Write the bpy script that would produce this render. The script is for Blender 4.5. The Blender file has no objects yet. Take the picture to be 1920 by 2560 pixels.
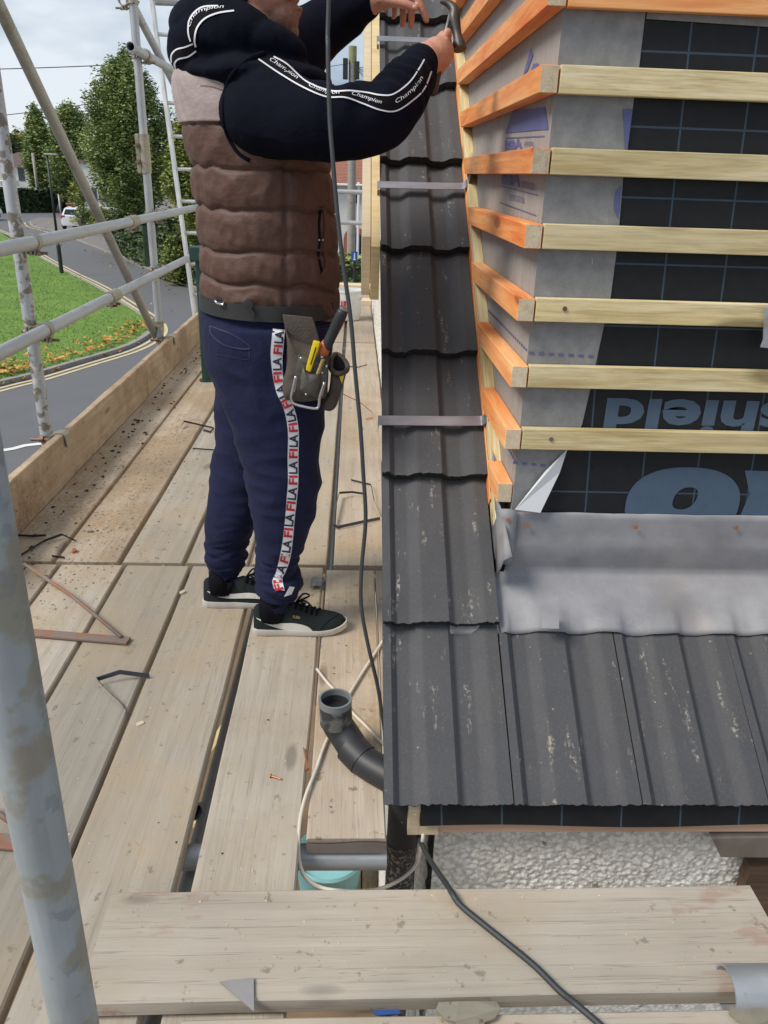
import bpy, bmesh, math, random
from mathutils import Vector as V, Matrix, noise as mnoise
from mathutils.bvhtree import BVHTree
random.seed(7)
S = bpy.context.scene
C = S.collection
# ---------------------------------------------------------------- camera
YAW, PITCH, ROLL, FPX, H = 0.0464656, 0.4058527, 0.0338936, 1960.0, 1.36
cy, sy, cp, sp = math.cos(YAW), math.sin(YAW), math.cos(PITCH), math.sin(PITCH)
FW = V((sy*cp, cy*cp, -sp)); RT0 = V((cy, -sy, 0)); UP0 = RT0.cross(FW)
RT = RT0*math.cos(ROLL) + UP0*math.sin(ROLL); UP = UP0*math.cos(ROLL) - RT0*math.sin(ROLL)
EYE = V((0, 0, H))
cam = bpy.data.cameras.new('camera'); camo = bpy.data.objects.new('camera', cam); C.objects.link(camo)
cam.sensor_fit = 'VERTICAL'; cam.sensor_height = 36; cam.lens = FPX/2560*36
cam.clip_start = 0.05; cam.clip_end = 2000
camo.matrix_world = Matrix(((RT.x, UP.x, -FW.x, 0), (RT.y, UP.y, -FW.y, 0), (RT.z, UP.z, -FW.z, H), (0, 0, 0, 1)))
S.camera = camo
# ---------------------------------------------------------------- world and sun
SUN_EL, SUN_ROT = math.radians(48), math.radians(-112)     # soft light from the left, a little behind the camera's far side
w = bpy.data.worlds.new('World'); S.world = w; w.use_nodes = True
nt = w.node_tree; nd = nt.nodes; lk = nt.links; nd.clear()
wo = nd.new('ShaderNodeOutputWorld'); bg = nd.new('ShaderNodeBackground'); bg.inputs[1].default_value = 0.112
sky = nd.new('ShaderNodeTexSky'); sky.sky_type = 'NISHITA'; sky.sun_disc = False
sky.sun_elevation = SUN_EL; sky.sun_rotation = SUN_ROT
tc = nd.new('ShaderNodeTexCoord'); mp = nd.new('ShaderNodeMapping'); mp.inputs['Scale'].default_value = (1.6, 1.6, 5.5)
lk.new(tc.outputs['Generated'], mp.inputs[0])
n1 = nd.new('ShaderNodeTexNoise'); n1.inputs['Scale'].default_value = 1.7; n1.inputs['Detail'].default_value = 7; n1.inputs['Roughness'].default_value = .52
lk.new(mp.outputs[0], n1.inputs[0])
rp = nd.new('ShaderNodeValToRGB'); e = rp.color_ramp.elements
e[0].position = .40; e[0].color = (2.2, 2.9, 3.8, 1); e[1].position = .60; e[1].color = (5.6, 6.0, 6.5, 1)
m_ = e.new(.5); m_.color = (3.9, 4.45, 5.1, 1)
lk.new(n1.outputs[0], rp.inputs[0])
mx = nd.new('ShaderNodeMix'); mx.data_type = 'RGBA'; mx.inputs[0].default_value = .88
lk.new(sky.outputs[0], mx.inputs[6]); lk.new(rp.outputs[0], mx.inputs[7]); lk.new(mx.outputs[2], bg.inputs[0]); lk.new(bg.outputs[0], wo.inputs[0])
sl = bpy.data.lights.new('sun', 'SUN'); sl.energy = 2.7; sl.angle = math.radians(24); sl.color = (1, .94, .86)
so = bpy.data.objects.new('sun', sl); C.objects.link(so)
sdir = V((math.sin(SUN_ROT)*math.cos(SUN_EL), math.cos(SUN_ROT)*math.cos(SUN_EL), math.sin(SUN_EL)))
so.location = sdir*30; so.rotation_euler = sdir.to_track_quat('Z', 'Y').to_euler()
S.view_settings.view_transform = 'Standard'; S.view_settings.look = 'None'
S.view_settings.exposure = 0.40; S.view_settings.gamma = 1; S.view_settings.use_curve_mapping = False
# ---------------------------------------------------------------- geometry helpers
def ray(x, y): return RT*((x-960)/FPX) + UP*((1280-y)/FPX) + FW
def P(x, y, X=None, Y=None, Z=None):
    """the real-world point seen at a photo position, on a given plane"""
    d = ray(x, y)
    t = X/d.x if X is not None else Y/d.y if Y is not None else (Z-H)/d.z
    return EYE + d*t
AL = math.radians(38.78)
RE = V((0, 1.375, .043)); RN = V((0, -math.sin(AL), math.cos(AL))); RU = V((0, math.cos(AL), math.sin(AL)))
def RP(x, y, off=0):
    d = ray(x, y); return EYE + d*((RE + RN*off - EYE).dot(RN)/d.dot(RN))
def roof(X, s, n=0): return V((X, RE.y, RE.z)) + RU*s + RN*n
WLOC = {}
def tag(o, label=None, cat=None, group=None, kind=None):
    if label: o['label'] = label
    if cat: o['category'] = cat
    if group: o['group'] = group
    if kind: o['kind'] = kind
    return o
def thing(name, label, cat, loc=(0, 0, 0), group=None):
    o = bpy.data.objects.new(name, None); C.objects.link(o); o.empty_display_size = .1
    o.location = loc; WLOC[o.name] = V(loc); return tag(o, label, cat, group)
class MB:
    """collects vertices and faces of ONE mesh object"""
    def __init__(s): s.v = []; s.f = []; s.m = []; s.mi = 0
    def add(s, vs, fs, M=None):
        b = len(s.v); s.v += [tuple(M @ V(v)) if M else tuple(v) for v in vs]
        s.f += [tuple(b+i for i in f) for f in fs]; s.m += [s.mi]*len(fs); return s
    def box(s, a, b, M=None):
        x0, y0, z0 = a; x1, y1, z1 = b
        return s.add([(x0,y0,z0),(x1,y0,z0),(x1,y1,z0),(x0,y1,z0),(x0,y0,z1),(x1,y0,z1),(x1,y1,z1),(x0,y1,z1)],
                     [(3,2,1,0),(4,5,6,7),(0,1,5,4),(1,2,6,5),(2,3,7,6),(3,0,4,7)], M)
    def loft(s, rings, closed=True, cap=True, M=None):
        n = len(rings[0]); vs = [p for r in rings for p in r]; fs = []
        for i in range(len(rings)-1):
            for j in range(n if closed else n-1):
                a = i*n+j; b = i*n+(j+1) % n; fs.append((a, b, b+n, a+n))
        if cap and closed: fs.append(tuple(range(n-1, -1, -1))); fs.append(tuple((len(rings)-1)*n+i for i in range(n)))
        return s.add(vs, fs, M)
    def tube(s, pts, r, n=10, cap=True, flat=1.0, M=None):
        pts = [V(p) for p in pts]; rings = []; up = V((.13, .31, 1)).normalized(); N = len(pts)
        prev = None
        for i, p in enumerate(pts):
            t = (pts[min(i+1, N-1)] - pts[max(i-1, 0)]).normalized()
            a = (prev - t*prev.dot(t)) if prev is not None else t.cross(up)
            if a.length < 1e-5: a = t.orthogonal()
            a.normalize(); prev = a; b = t.cross(a); rr = r[i] if isinstance(r, (list, tuple)) else r
            rings.append([p + a*(rr*math.cos(2*math.pi*k/n)) + b*(rr*flat*math.sin(2*math.pi*k/n)) for k in range(n)])
        return s.loft(rings, True, cap, M)
    def pipe(s, a, b, r, th=.004, n=20, M=None):
        """open hollow tube"""
        a, b = V(a), V(b); t = (b-a).normalized(); u = t.orthogonal().normalized(); v = t.cross(u); rings = []
        for p, rr in ((a, r-th), (a, r), (b, r), (b, r-th), (a, r-th)):
            rings.append([p + u*(rr*math.cos(2*math.pi*k/n)) + v*(rr*math.sin(2*math.pi*k/n)) for k in range(n)])
        return s.loft(rings, True, False, M)
    def lathe(s, prof, n=24, M=None):
        return s.loft([[V((r*math.cos(2*math.pi*k/n), r*math.sin(2*math.pi*k/n), z)) for k in range(n)] for r, z in prof], True, True, M)
    def ball(s, c, r, n=12, m=8, R=None):
        c = V(c); r = V(r if isinstance(r, (tuple, list, V)) else (r, r, r)); rings = []
        for i in range(m+1):
            th = math.pi*(i/m); q = max(math.sin(th), .02)
            ring = [V((r.x*q*math.cos(2*math.pi*k/n), r.y*q*math.sin(2*math.pi*k/n), -r.z*math.cos(th))) for k in range(n)]
            rings.append([c + (R @ p if R else p) for p in ring])
        return s.loft(rings)
    def build(s, name, mat=None, parent=None, smooth=False, loc=None, bevel=0, mats=None, auto=None):
        vs = [V(v) for v in s.v]
        if parent is None or loc is not None:
            if loc is None:
                mn = [min(v[i] for v in vs) for i in range(3)]; mxx = [max(v[i] for v in vs) for i in range(3)]
                loc = V(((mn[0]+mxx[0])/2, (mn[1]+mxx[1])/2, mn[2]))
            loc = V(loc)
        else: loc = WLOC.get(parent.name, V((0, 0, 0)))
        me = bpy.data.meshes.new(name); me.from_pydata([v-loc for v in vs], [], s.f)
        ml = mats or ([mat] if mat else [])
        for m in ml: me.materials.append(m)
        if mats: me.polygons.foreach_set('material_index', s.m)
        bm = bmesh.new(); bm.from_mesh(me)
        bmesh.ops.recalc_face_normals(bm, faces=bm.faces)
        if bevel: bmesh.ops.bevel(bm, geom=bm.edges[:], offset=bevel, segments=2, affect='EDGES', profile=.6)
        bm.to_mesh(me); bm.free()
        if smooth:
            me.polygons.foreach_set('use_smooth', [True]*len(me.polygons))
            if auto: me.set_sharp_from_angle(angle=math.radians(auto))
        o = bpy.data.objects.new(name, me); C.objects.link(o); WLOC[o.name] = loc.copy()
        o.location = loc
        if parent: o.parent = parent; o.location = loc - WLOC.get(parent.name, V((0, 0, 0)))
        return o
def frame(a, b, up=(0, 0, 1)):
    a, b = V(a), V(b); x = (b-a).normalized(); y = V(up).cross(x)
    if y.length < 1e-4: y = x.orthogonal()
    y.normalize(); z = x.cross(y)
    return Matrix(((x.x, y.x, z.x, a.x), (x.y, y.y, z.y, a.y), (x.z, y.z, z.z, a.z), (0, 0, 0, 1)))
def place(o, M, parent=None):
    o.rotation_euler = M.to_euler(); o.location = M.to_translation(); WLOC[o.name] = o.location.copy()
    if parent: o.parent = parent; o.location = o.location - WLOC[parent.name]
    return o
def beam(name, a, b, w, h, mat, up=(0, 0, 1), bevel=.0015, parent=None, wobble=0, segs=1):
    """timber from a to b; the centre of its underside runs along a-b; grain along local x"""
    M = frame(a, b, up); L = (V(b)-V(a)).length; m = MB()
    if segs > 1:
        rings = []; sd = random.random()*50
        for i in range(segs+1):
            x = L*i/segs; q = lambda k: wobble*mnoise.noise(V((x*3.1+sd, k*7.3, 0)))+wobble*.4*mnoise.noise(V((x*17+sd, k*3.3, 4)))
            c = .004; ww = w/2
            rings.append([V((x, -ww+q(1), c)), V((x, -ww+c+q(1), 0)), V((x, ww-c+q(2), 0)), V((x, ww+q(2), c)), V((x, ww+q(2)*1.2, h-c)), V((x, ww-c+q(2), h+q(3)*.3)), V((x, -ww+c+q(1), h+q(4)*.3)), V((x, -ww+q(1)*1.2, h-c))])
        m.loft(rings); bevel = 0
    else: m.box((0, -w/2, 0), (L, w/2, h))
    o = m.build(name, mat, None, loc=(0, 0, 0), bevel=bevel); return place(o, M, parent)
def rod(name, a, b, r, mat, parent=None, hollow=True, n=20):
    M = frame(a, b, (0, 0, 1) if abs((V(b)-V(a)).normalized().z) < .99 else (0, 1, 0)); L = (V(b)-V(a)).length; m = MB()
    if hollow: m.pipe((0, 0, 0), (L, 0, 0), r, r*.16, n)
    else: m.tube([(0, 0, 0), (L, 0, 0)], r, n)
    o = m.build(name, mat, None, smooth=True, loc=(0, 0, 0), auto=50); return place(o, M, parent)
def smooth_path(pts, k=6):
    pts = [V(p) for p in pts]; out = []
    for i in range(len(pts)-1):
        p0 = pts[max(i-1, 0)]; p1 = pts[i]; p2 = pts[i+1]; p3 = pts[min(i+2, len(pts)-1)]
        for j in range(k):
            t = j/k; out.append(.5*((2*p1) + (p2-p0)*t + (2*p0-5*p1+4*p2-p3)*t*t + (3*p1-p0-3*p2+p3)*t**3))
    out.append(pts[-1]); return out
def copy_tree(o, parent=None):
    c = o.copy(); C.objects.link(c); c.parent = parent
    for ch in list(o.children): copy_tree(ch, c)
    return c
def text_mesh(txt, size=1, bold=0.0, shear=0.0):
    cu = bpy.data.curves.new('lettering', 'FONT'); cu.body = txt; cu.size = size; cu.offset = bold; cu.shear = shear; cu.resolution_u = 3
    o = bpy.data.objects.new('lettering', cu); C.objects.link(o); bpy.context.view_layer.update()
    me = bpy.data.meshes.new_from_object(o.evaluated_get(bpy.context.evaluated_depsgraph_get()))
    vs = [v.co.copy() for v in me.vertices]; fs = [tuple(p.vertices) for p in me.polygons]
    bpy.data.objects.remove(o); bpy.data.meshes.remove(me); bpy.data.curves.remove(cu)
    return vs, fs
def poly_slab(m, pts, th_vec):
    """flat outline with thickness"""
    n = len(pts); t = V(th_vec); vs = [V(p) for p in pts] + [V(p)+t for p in pts]
    m.add(vs, [tuple(range(n-1, -1, -1)), tuple(range(n, 2*n))] + [(i, (i+1) % n, n+(i+1) % n, n+i) for i in range(n)])
# ---------------------------------------------------------------- materials
class N:
    def __init__(s, name):
        s.m = bpy.data.materials.new(name); s.m.use_nodes = True; s.t = s.m.node_tree; s.b = s.t.nodes['Principled BSDF']
        s.tc = s.t.nodes.new('ShaderNodeTexCoord'); s.co = s.tc.outputs['Object']
    def n(s, ty, **k):
        x = s.t.nodes.new(ty)
        for a, v in k.items(): setattr(x, a, v)
        return x
    def l(s, a, b): s.t.links.new(a, b)
    def put(s, sock, v):
        if hasattr(v, 'is_linked'): s.l(v, sock)
        elif isinstance(v, (tuple, list)) and len(v) == 3 and sock.type == 'RGBA': sock.default_value = (*v, 1)
        else: sock.default_value = v
    def rnd(s):
        oi = s.n('ShaderNodeObjectInfo'); a = s.n('ShaderNodeVectorMath', operation='SCALE'); a.inputs[0].default_value = (31.7, 17.3, 11.1); s.l(oi.outputs['Random'], a.inputs[3])
        b = s.n('ShaderNodeVectorMath', operation='ADD'); s.l(s.co, b.inputs[0]); s.l(a.outputs[0], b.inputs[1]); s.co = b.outputs[0]; s.random = oi.outputs['Random']; return s
    def map(s, sc=(1, 1, 1), rot=(0, 0, 0), co=None):
        x = s.n('ShaderNodeMapping'); x.inputs['Scale'].default_value = sc; x.inputs['Rotation'].default_value = rot; s.l(co or s.co, x.inputs[0]); return x.outputs[0]
    def noise(s, sc, det=4, ro=.55, co=None, dist=0):
        x = s.n('ShaderNodeTexNoise'); x.inputs['Scale'].default_value = sc; x.inputs['Detail'].default_value = det; x.inputs['Roughness'].default_value = ro; x.inputs['Distortion'].default_value = dist
        s.l(co or s.co, x.inputs[0]); return x.outputs[0]
    def vor(s, sc, co=None, feat='F1'):
        x = s.n('ShaderNodeTexVoronoi', feature=feat); x.inputs['Scale'].default_value = sc; s.l(co or s.co, x.inputs[0]); return x.outputs[0]
    def ramp(s, f, *st):
        x = s.n('ShaderNodeValToRGB'); el = x.color_ramp.elements
        while len(el) < len(st): el.new(.5)
        for i, (p, c) in enumerate(st):
            el[i].position = p; el[i].color = (*c, 1) if isinstance(c, (tuple, list)) else (c, c, c, 1)
        s.l(f, x.inputs[0]); return x.outputs[0]
    def mix(s, f, a, b, mode='MIX'):
        x = s.n('ShaderNodeMix', data_type='RGBA', blend_type=mode); s.put(x.inputs[0], f); s.put(x.inputs[6], a); s.put(x.inputs[7], b); return x.outputs[2]
    def math(s, op, a, b=0.0, c=0.0):
        x = s.n('ShaderNodeMath', operation=op); s.put(x.inputs[0], a); s.put(x.inputs[1], b); s.put(x.inputs[2], c); return x.outputs[0]
    def sep(s, co=None):
        x = s.n('ShaderNodeSeparateXYZ'); s.l(co or s.co, x.inputs[0]); return x.outputs
    def bump(s, h, st=.3, d=.01):
        x = s.n('ShaderNodeBump'); x.inputs['Strength'].default_value = st; x.inputs['Distance'].default_value = d; s.l(h, x.inputs['Height']); s.l(x.outputs[0], s.b.inputs['Normal']); return s
    def set(s, col=None, ro=None, me=None, **k):
        if col is not None: s.put(s.b.inputs['Base Color'], col)
        if ro is not None: s.put(s.b.inputs['Roughness'], ro)
        if me is not None: s.put(s.b.inputs['Metallic'], me)
        for a, v in k.items(): s.put(s.b.inputs[a.replace('_', ' ')], v)
        return s.m
def plain(name, col, ro=.6, me=0, var=.12, sc=9, bump=0):
    q = N(name).rnd(); f = q.noise(sc, 5)
    c = q.mix(f, tuple(x*(1-var*1.6) for x in col), tuple(min(1, x*(1+var*1.6)) for x in col))
    if bump: q.bump(q.noise(sc*6, 4), bump, .004)
    return q.set(c, ro, me)
def wood(name, cols, sx=1.0, fine=1.0, dirt=None, bump=.35, knots=True, ro=.75, cracks=False, gc=.34, dl=.47, stain=None, kn=(.07, .13)):
    q = N(name).rnd()
    g1 = q.noise(5, 6, .6, q.map((.35*sx, 6*fine, 6*fine)), .6); g2 = q.noise(9, 8, .65, q.map((.5*sx, 16*fine, 16*fine)))
    c = q.ramp(g1, (.28, cols[0]), (.5, cols[1]), (.72, cols[2]))
    c = q.mix(q.math('MULTIPLY', q.ramp(g2, (.45, 0.0), (.68, 1.0)), gc), c, tuple(x*.68 for x in cols[0]))
    c = q.mix(q.ramp(q.noise(1.6, 3), (.42, 0.0), (.68, .4)), c, tuple(x*1.12 for x in cols[2]))
    hsv = q.n('ShaderNodeHueSaturation'); hsv.inputs['Saturation'].default_value = 1; q.l(q.math('MULTIPLY_ADD', q.random, .30, .84), hsv.inputs['Value']); q.l(c, hsv.inputs['Color']); c = hsv.outputs[0]
    if knots:
        k = q.vor(1.0, q.map((2.1, 7, 7))); c = q.mix(q.ramp(k, (kn[0], .7), (kn[1], 0.0)), c, tuple(x*.35 for x in cols[0]))
    if cracks:
        ck = q.noise(3.0, 5, .7, q.map((.10, 8, 8)), .2); c = q.mix(q.ramp(q.math('ABSOLUTE', q.math('SUBTRACT', ck, .5)), (.002, .5), (.006, 0.0)), c, (.12, .095, .075))
    if dirt:
        d = q.math('MULTIPLY', q.ramp(q.noise(2.3, 6, .62), (dl, 0.0), (dl+.15, 1.0)), q.ramp(q.noise(60, 3), (.3, .35), (.7, 1.0)))
        c = q.mix(d, c, dirt)
        c = q.mix(q.ramp(q.noise(34, 3, .6), (.64, 0.0), (.7, .7)), c, tuple(x*.45 for x in dirt))
    if dirt: c = q.mix(q.ramp(q.noise(.9, 5, .6), (.45, 0.0), (.7, .45)), c, tuple(x*.62 for x in cols[0]))
    if stain:
        xx = q.sep(q.tc.outputs['Object'])[0]
        for s0_, s1_ in stain:
            w0 = q.math('MULTIPLY', q.math('GREATER_THAN', xx, s0_), q.math('LESS_THAN', xx, s1_)); c = q.mix(q.math('MULTIPLY', w0, q.ramp(q.noise(11, 5, .6, q.map((.7, 1.6, 1))), (.55, 0.0), (.64, .42))), c, (.30, .14, .10))
    q.bump(q.math('ADD', g1, g2), bump, .004)
    return q.set(c, ro)
M = {}
M['board'] = wood('weathered_board', ((.34, .295, .235), (.405, .357, .29), (.47, .42, .35)), dirt=(.40, .315, .21), cracks=True, bump=.22, gc=.2, dl=.44)
M['board_dirty'] = wood('dusty_board', ((.34, .275, .205), (.42, .35, .27), (.49, .415, .33)), dirt=(.37, .265, .155), cracks=True, bump=.22, gc=.18)
M['board_soil'] = wood('soil_stained_board', ((.33, .26, .185), (.42, .34, .25), (.50, .42, .325)), dirt=(.30, .205, .115), cracks=True, bump=.22, gc=.18, dl=.40)
M['board_red'] = wood('red_stained_board', ((.34, .295, .235), (.40, .352, .287), (.46, .41, .345)), dirt=(.42, .335, .23), cracks=True, bump=.22, gc=.16, stain=((.04, .19), (1.10, 1.3)))
M['toe'] = wood('toe_board_wood', ((.33, .24, .155), (.43, .325, .215), (.51, .405, .285)), dirt=(.22, .13, .07), bump=.3)
M['batten'] = wood('treated_batten', ((.44, .325, .13), (.64, .52, .27), (.76, .66, .43)), sx=1.6, fine=1.0, bump=.2, ro=.65, gc=.6, kn=(.12, .2))
M['orange'] = wood('orange_stained_batten', ((.66, .12, .018), (.80, .30, .08), (.88, .52, .24)), sx=1.4, fine=.8, bump=.2, ro=.6)
M['endgrain'] = wood('sawn_end_grain', ((.42, .32, .20), (.58, .47, .32), (.64, .54, .39)), sx=14, fine=1.6, bump=.3, knots=False)
M['pinkwood'] = wood('pink_softwood', ((.58, .35, .23), (.66, .43, .295), (.72, .52, .38)), bump=.1, knots=False, ro=.6)
M['palewood'] = wood('pale_softwood', ((.62, .48, .30), (.70, .57, .38), (.75, .64, .46)), bump=.1, knots=False, ro=.6)
M['barge'] = wood('yellow_bargeboard', ((.52, .38, .17), (.60, .46, .235), (.66, .53, .31)), bump=.1, ro=.6)
M['greypole'] = wood('grey_weathered_pole', ((.20, .185, .16), (.28, .26, .225), (.35, .33, .29)), bump=.3)
M['splint'] = plain('wood_splinter', (.58, .46, .27), .8)
def steel(name, col, spots=None, ro=.42, me=.55):
    q = N(name).rnd(); f = q.noise(14, 6, .6, q.map((.5, 1, 1))); c = q.mix(f, tuple(x*.68 for x in col), tuple(x*1.22 for x in col))
    st = q.noise(7, 4, .6, q.map((.3, 5, 5))); c = q.mix(q.ramp(st, (.5, 0.0), (.75, .45)), c, tuple(x*.6 for x in col))
    if spots:
        for (sc, lo, colr, am) in spots: c = q.mix(q.ramp(q.noise(sc, 5, .6), (lo, 0.0), (lo+.05, am)), c, colr)
    q.bump(q.noise(50, 4), .12, .003)
    return q.set(c, q.ramp(f, (.3, ro-.1), (.7, ro+.15)), me)
M['galv'] = steel('galvanised_tube', (.42, .44, .46), [(9, .62, (.30, .26, .18), .6)], .5)
M['galv_near'] = steel('galvanised_tube_stained', (.40, .445, .47), [(7, .55, (.31, .26, .16), .6), (26, .6, (.22, .25, .27), .5), (6, .66, (.72, .75, .77), .8)], .55, .4)
M['flaky'] = steel('flaking_tube', (.46, .49, .51), [(16, .52, (.20, .165, .13), .95), (24, .60, (.62, .58, .52), .95), (11, .73, (.36, .10, .07), .9)], .6, .35)
M['brace'] = steel('dull_brace_tube', (.36, .355, .32), [(6, .55, (.24, .22, .17), .6)], .5, .5)
M['coupler'] = steel('zinc_coupler', (.36, .33, .255), [(30, .6, (.17, .11, .07), .8)], .5, .55)
M['bolt'] = steel('rusty_bolt', (.22, .18, .15), [(40, .5, (.20, .09, .05), .8)], .6, .5)
M['alu'] = steel('aluminium', (.66, .66, .64), None, .38, .6)
M['rust'] = steel('rusty_steel', (.26, .20, .17), [(18, .5, (.33, .15, .085), .9)], .75, .2)
M['strapmetal'] = steel('plain_steel_strap', (.40, .385, .40), None, .36, .75)
M['chrome'] = steel('bright_wire', (.6, .6, .6), None, .25, .9)
M['darksteel'] = steel('dark_forged_steel', (.085, .075, .07), [(20, .6, (.16, .12, .09), .6)], .4, .6)
M['blackplastic'] = plain('black_plastic', (.022, .023, .026), .5)
M['straptape'] = plain('black_packing_strap', (.028, .03, .036), .4)
M['cable'] = plain('black_cable', (.035, .04, .043), .55, sc=30)
M['whitecable'] = plain('dirty_white_cable', (.62, .56, .47), .55, var=.2, sc=20)
M['green'] = plain('dark_green_paint', (.018, .055, .045), .45, .1)
M['copper'] = plain('copper', (.60, .24, .12), .4, .7)
M['brick'] = plain('red_brick', (.33, .12, .07), .9, var=.3, sc=40)
M['mud'] = plain('dark_soil', (.06, .045, .033), .95, var=.4, sc=30)
M['grit'] = plain('grey_grit', (.30, .27, .23), .9, var=.5, sc=25)
M['sawdust'] = plain('sawdust', (.55, .42, .24), .9, var=.25, sc=25)
M['white'] = plain('white_plastic', (.74, .75, .74), .4, var=.04)
M['red'] = plain('red_print', (.55, .03, .03), .5, var=.05)
M['blue'] = plain('blue_plastic', (.03, .09, .30), .5)
M['cyan'] = plain('turquoise_plastic', (.22, .47, .50), .6)
q = N('concrete_tile').rnd(); f = q.noise(9, 6, .6); g = q.noise(160, 3, .6)
c = q.mix(f, (.052, .053, .058), (.080, .080, .085)); c = q.mix(q.ramp(q.noise(2.2, 4), (.48, 0.0), (.68, .4)), c, (.078, .069, .062)); c = q.mix(q.ramp(g, (.50, 0.0), (.75, .28)), c, (.14, .135, .13))
st = q.math('MULTIPLY', q.ramp(q.noise(6, 5, .65, q.map((5.5, 1.0, 1))), (.60, 0.0), (.70, 1.0)), q.ramp(q.noise(75, 4, .7), (.48, 0.0), (.58, .85)))
c = q.mix(st, c, (.40, .36, .29))
c = q.mix(q.ramp(q.vor(16), (.03, .55), (.06, 0.0)), c, (.30, .28, .24))
q.bump(q.math('ADD', g, q.noise(420, 2)), .35, .002); M['tile'] = q.set(c, .74, Specular_IOR_Level=.4)
M['tile_edge'] = plain('broken_tile_edge', (.022, .021, .021), .9, var=.4, sc=40, bump=.8)
q = N('grey_membrane').rnd(); f = q.noise(26, 6, .65); wv = q.math('SINE', q.math('MULTIPLY', q.math('ADD', q.sep()[0], q.sep()[2]), 1500.0))
c = q.ramp(f, (.3, (.185, .185, .185)), (.5, (.23, .23, .23)), (.72, (.285, .285, .29))); q.bump(q.math('ADD', wv, q.noise(7, 3)), .15, .002); M['greymem'] = q.set(c, .7)
q = N('pale_membrane_cheek').rnd(); f = q.noise(22, 5, .6, q.map((1, 6, .6)))
c = q.ramp(f, (.3, (.25, .235, .22)), (.7, (.36, .34, .32))); q.bump(f, .15, .003); M['cheekmem'] = q.set(c, .75)
M['memunder'] = plain('membrane_white_face', (.60, .61, .63), .6, var=.04)
q = N('black_membrane'); sx, sy_, sz = q.sep(); f = q.noise(30, 5)
def gridline(v, step, wd): return q.math('LESS_THAN', q.math('ABSOLUTE', q.math('SUBTRACT', q.math('FRACT', q.math('MULTIPLY', v, 1/step)), .5)), wd/step/2)
weave = q.math('MULTIPLY', q.math('ADD', q.math('SINE', q.math('MULTIPLY', q.math('ADD', sx, sz), 1800.0)), 1.0), .5)
c = q.mix(f, (.007, .008, .010), (.017, .019, .022))
gm = q.math('MAXIMUM', gridline(q.math('ADD', q.math('MULTIPLY', sz, .06), sx), .142, .0042), gridline(sz, .142, .0042))
M['blackmem_gridmask'] = None
c = q.mix(gm, c, (.045, .075, .105)); q.bump(q.noise(12, 4), .25, .004); M['blackmem'] = q.set(c, .62, Specular_IOR_Level=.3)
q = N('blue_grey_print'); sx, sy_, sz = q.sep(); dg = q.math('SINE', q.math('MULTIPLY', q.math('ADD', sx, sz), 900.0))
M['memprint'] = q.set(q.mix(q.math('MULTIPLY', q.math('GREATER_THAN', dg, .2), q.noise(40)), (.075, .12, .185), (.035, .055, .085)), .6)
M['blueprint'] = plain('blue_violet_print', (.105, .115, .27), .7, var=.1)
q = N('lead_sheet').rnd(); f = q.noise(6, 6, .6); c = q.ramp(f, (.3, (.20, .20, .215)), (.5, (.265, .262, .275)), (.75, (.35, .345, .355)))
c = q.mix(q.ramp(q.noise(70, 5, .75), (.60, 0.0), (.70, .22)), c, (.50, .48, .44)); c = q.mix(q.ramp(q.noise(2.2, 4), (.5, 0.0), (.62, .35)), c, (.24, .20, .165)); q.bump(q.noise(11, 4), .10, .010); M['lead'] = q.set(c, q.ramp(q.noise(9, 4), (.3, .62), (.7, .80)), .08, Specular_IOR_Level=.35)
q = N('roughcast'); f = q.vor(70); g = q.noise(95, 4, .6); c = q.ramp(q.noise(9, 5), (.3, (.78, .75, .68)), (.6, (.88, .86, .80)))
c = q.mix(q.ramp(f, (.42, 0.0), (.66, .45)), c, (.36, .31, .24)); c = q.mix(q.ramp(q.noise(26, 4), (.66, 0.0), (.72, .8)), c, (.20, .155, .11))
q.bump(q.math('ADD', q.math('MULTIPLY', f, -1.0), g), .4, .006); M['rough'] = q.set(c, .95, Specular_IOR_Level=.1)
q = N('painted_downpipe').rnd(); c = q.mix(q.ramp(q.noise(90, 4, .65), (.50, 0.0), (.60, .75)), (.028, .029, .033), (.34, .31, .27))
M['pipe'] = q.set(c, .55)
q = N('flaking_socket').rnd(); c = q.mix(q.ramp(q.noise(22, 5, .6), (.50, 0.0), (.60, .8)), (.030, .031, .033), (.16, .155, .14)); M['socket'] = q.set(c, .6)
M['socketgrey'] = plain('grey_plastic', (.16, .175, .175), .5, sc=20)
def leafmat(name, a, b, c2, sc=.7):
    q = N(name); f = q.noise(sc, 3); g = q.noise(9, 2); c = q.ramp(q.math('ADD', q.math('MULTIPLY', f, .6), q.math('MULTIPLY', g, .4)), (.35, a), (.5, b), (.66, c2))
    q.set(c, .55); q.b.inputs['Transmission Weight'].default_value = 0
    return q.m
M['leaf'] = leafmat('lime_tree_leaves', (.10, .15, .04), (.21, .27, .08), (.36, .40, .15))
M['leaf2'] = leafmat('yellow_green_leaves', (.10, .15, .03), (.20, .24, .05), (.36, .34, .09))
M['hedge'] = leafmat('dark_hedge_leaves', (.022, .045, .016), (.048, .082, .028), (.085, .125, .042), 1.5)
M['bark'] = plain('bark', (.10, .085, .065), .9, var=.3)
q = N('lawn'); f = q.noise(.9, 6, .6); g = q.noise(14, 4, .65); c = q.ramp(q.math('ADD', q.math('MULTIPLY', f, .45), q.math('MULTIPLY', g, .55)), (.33, (.07, .14, .018)), (.5, (.12, .215, .03)), (.68, (.20, .31, .05))); q.bump(g, .8, .05); M['lawn'] = q.set(c, .9)
M['blade'] = leafmat('grass_blades', (.085, .18, .018), (.15, .28, .03), (.24, .34, .07), 1.3)
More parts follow.
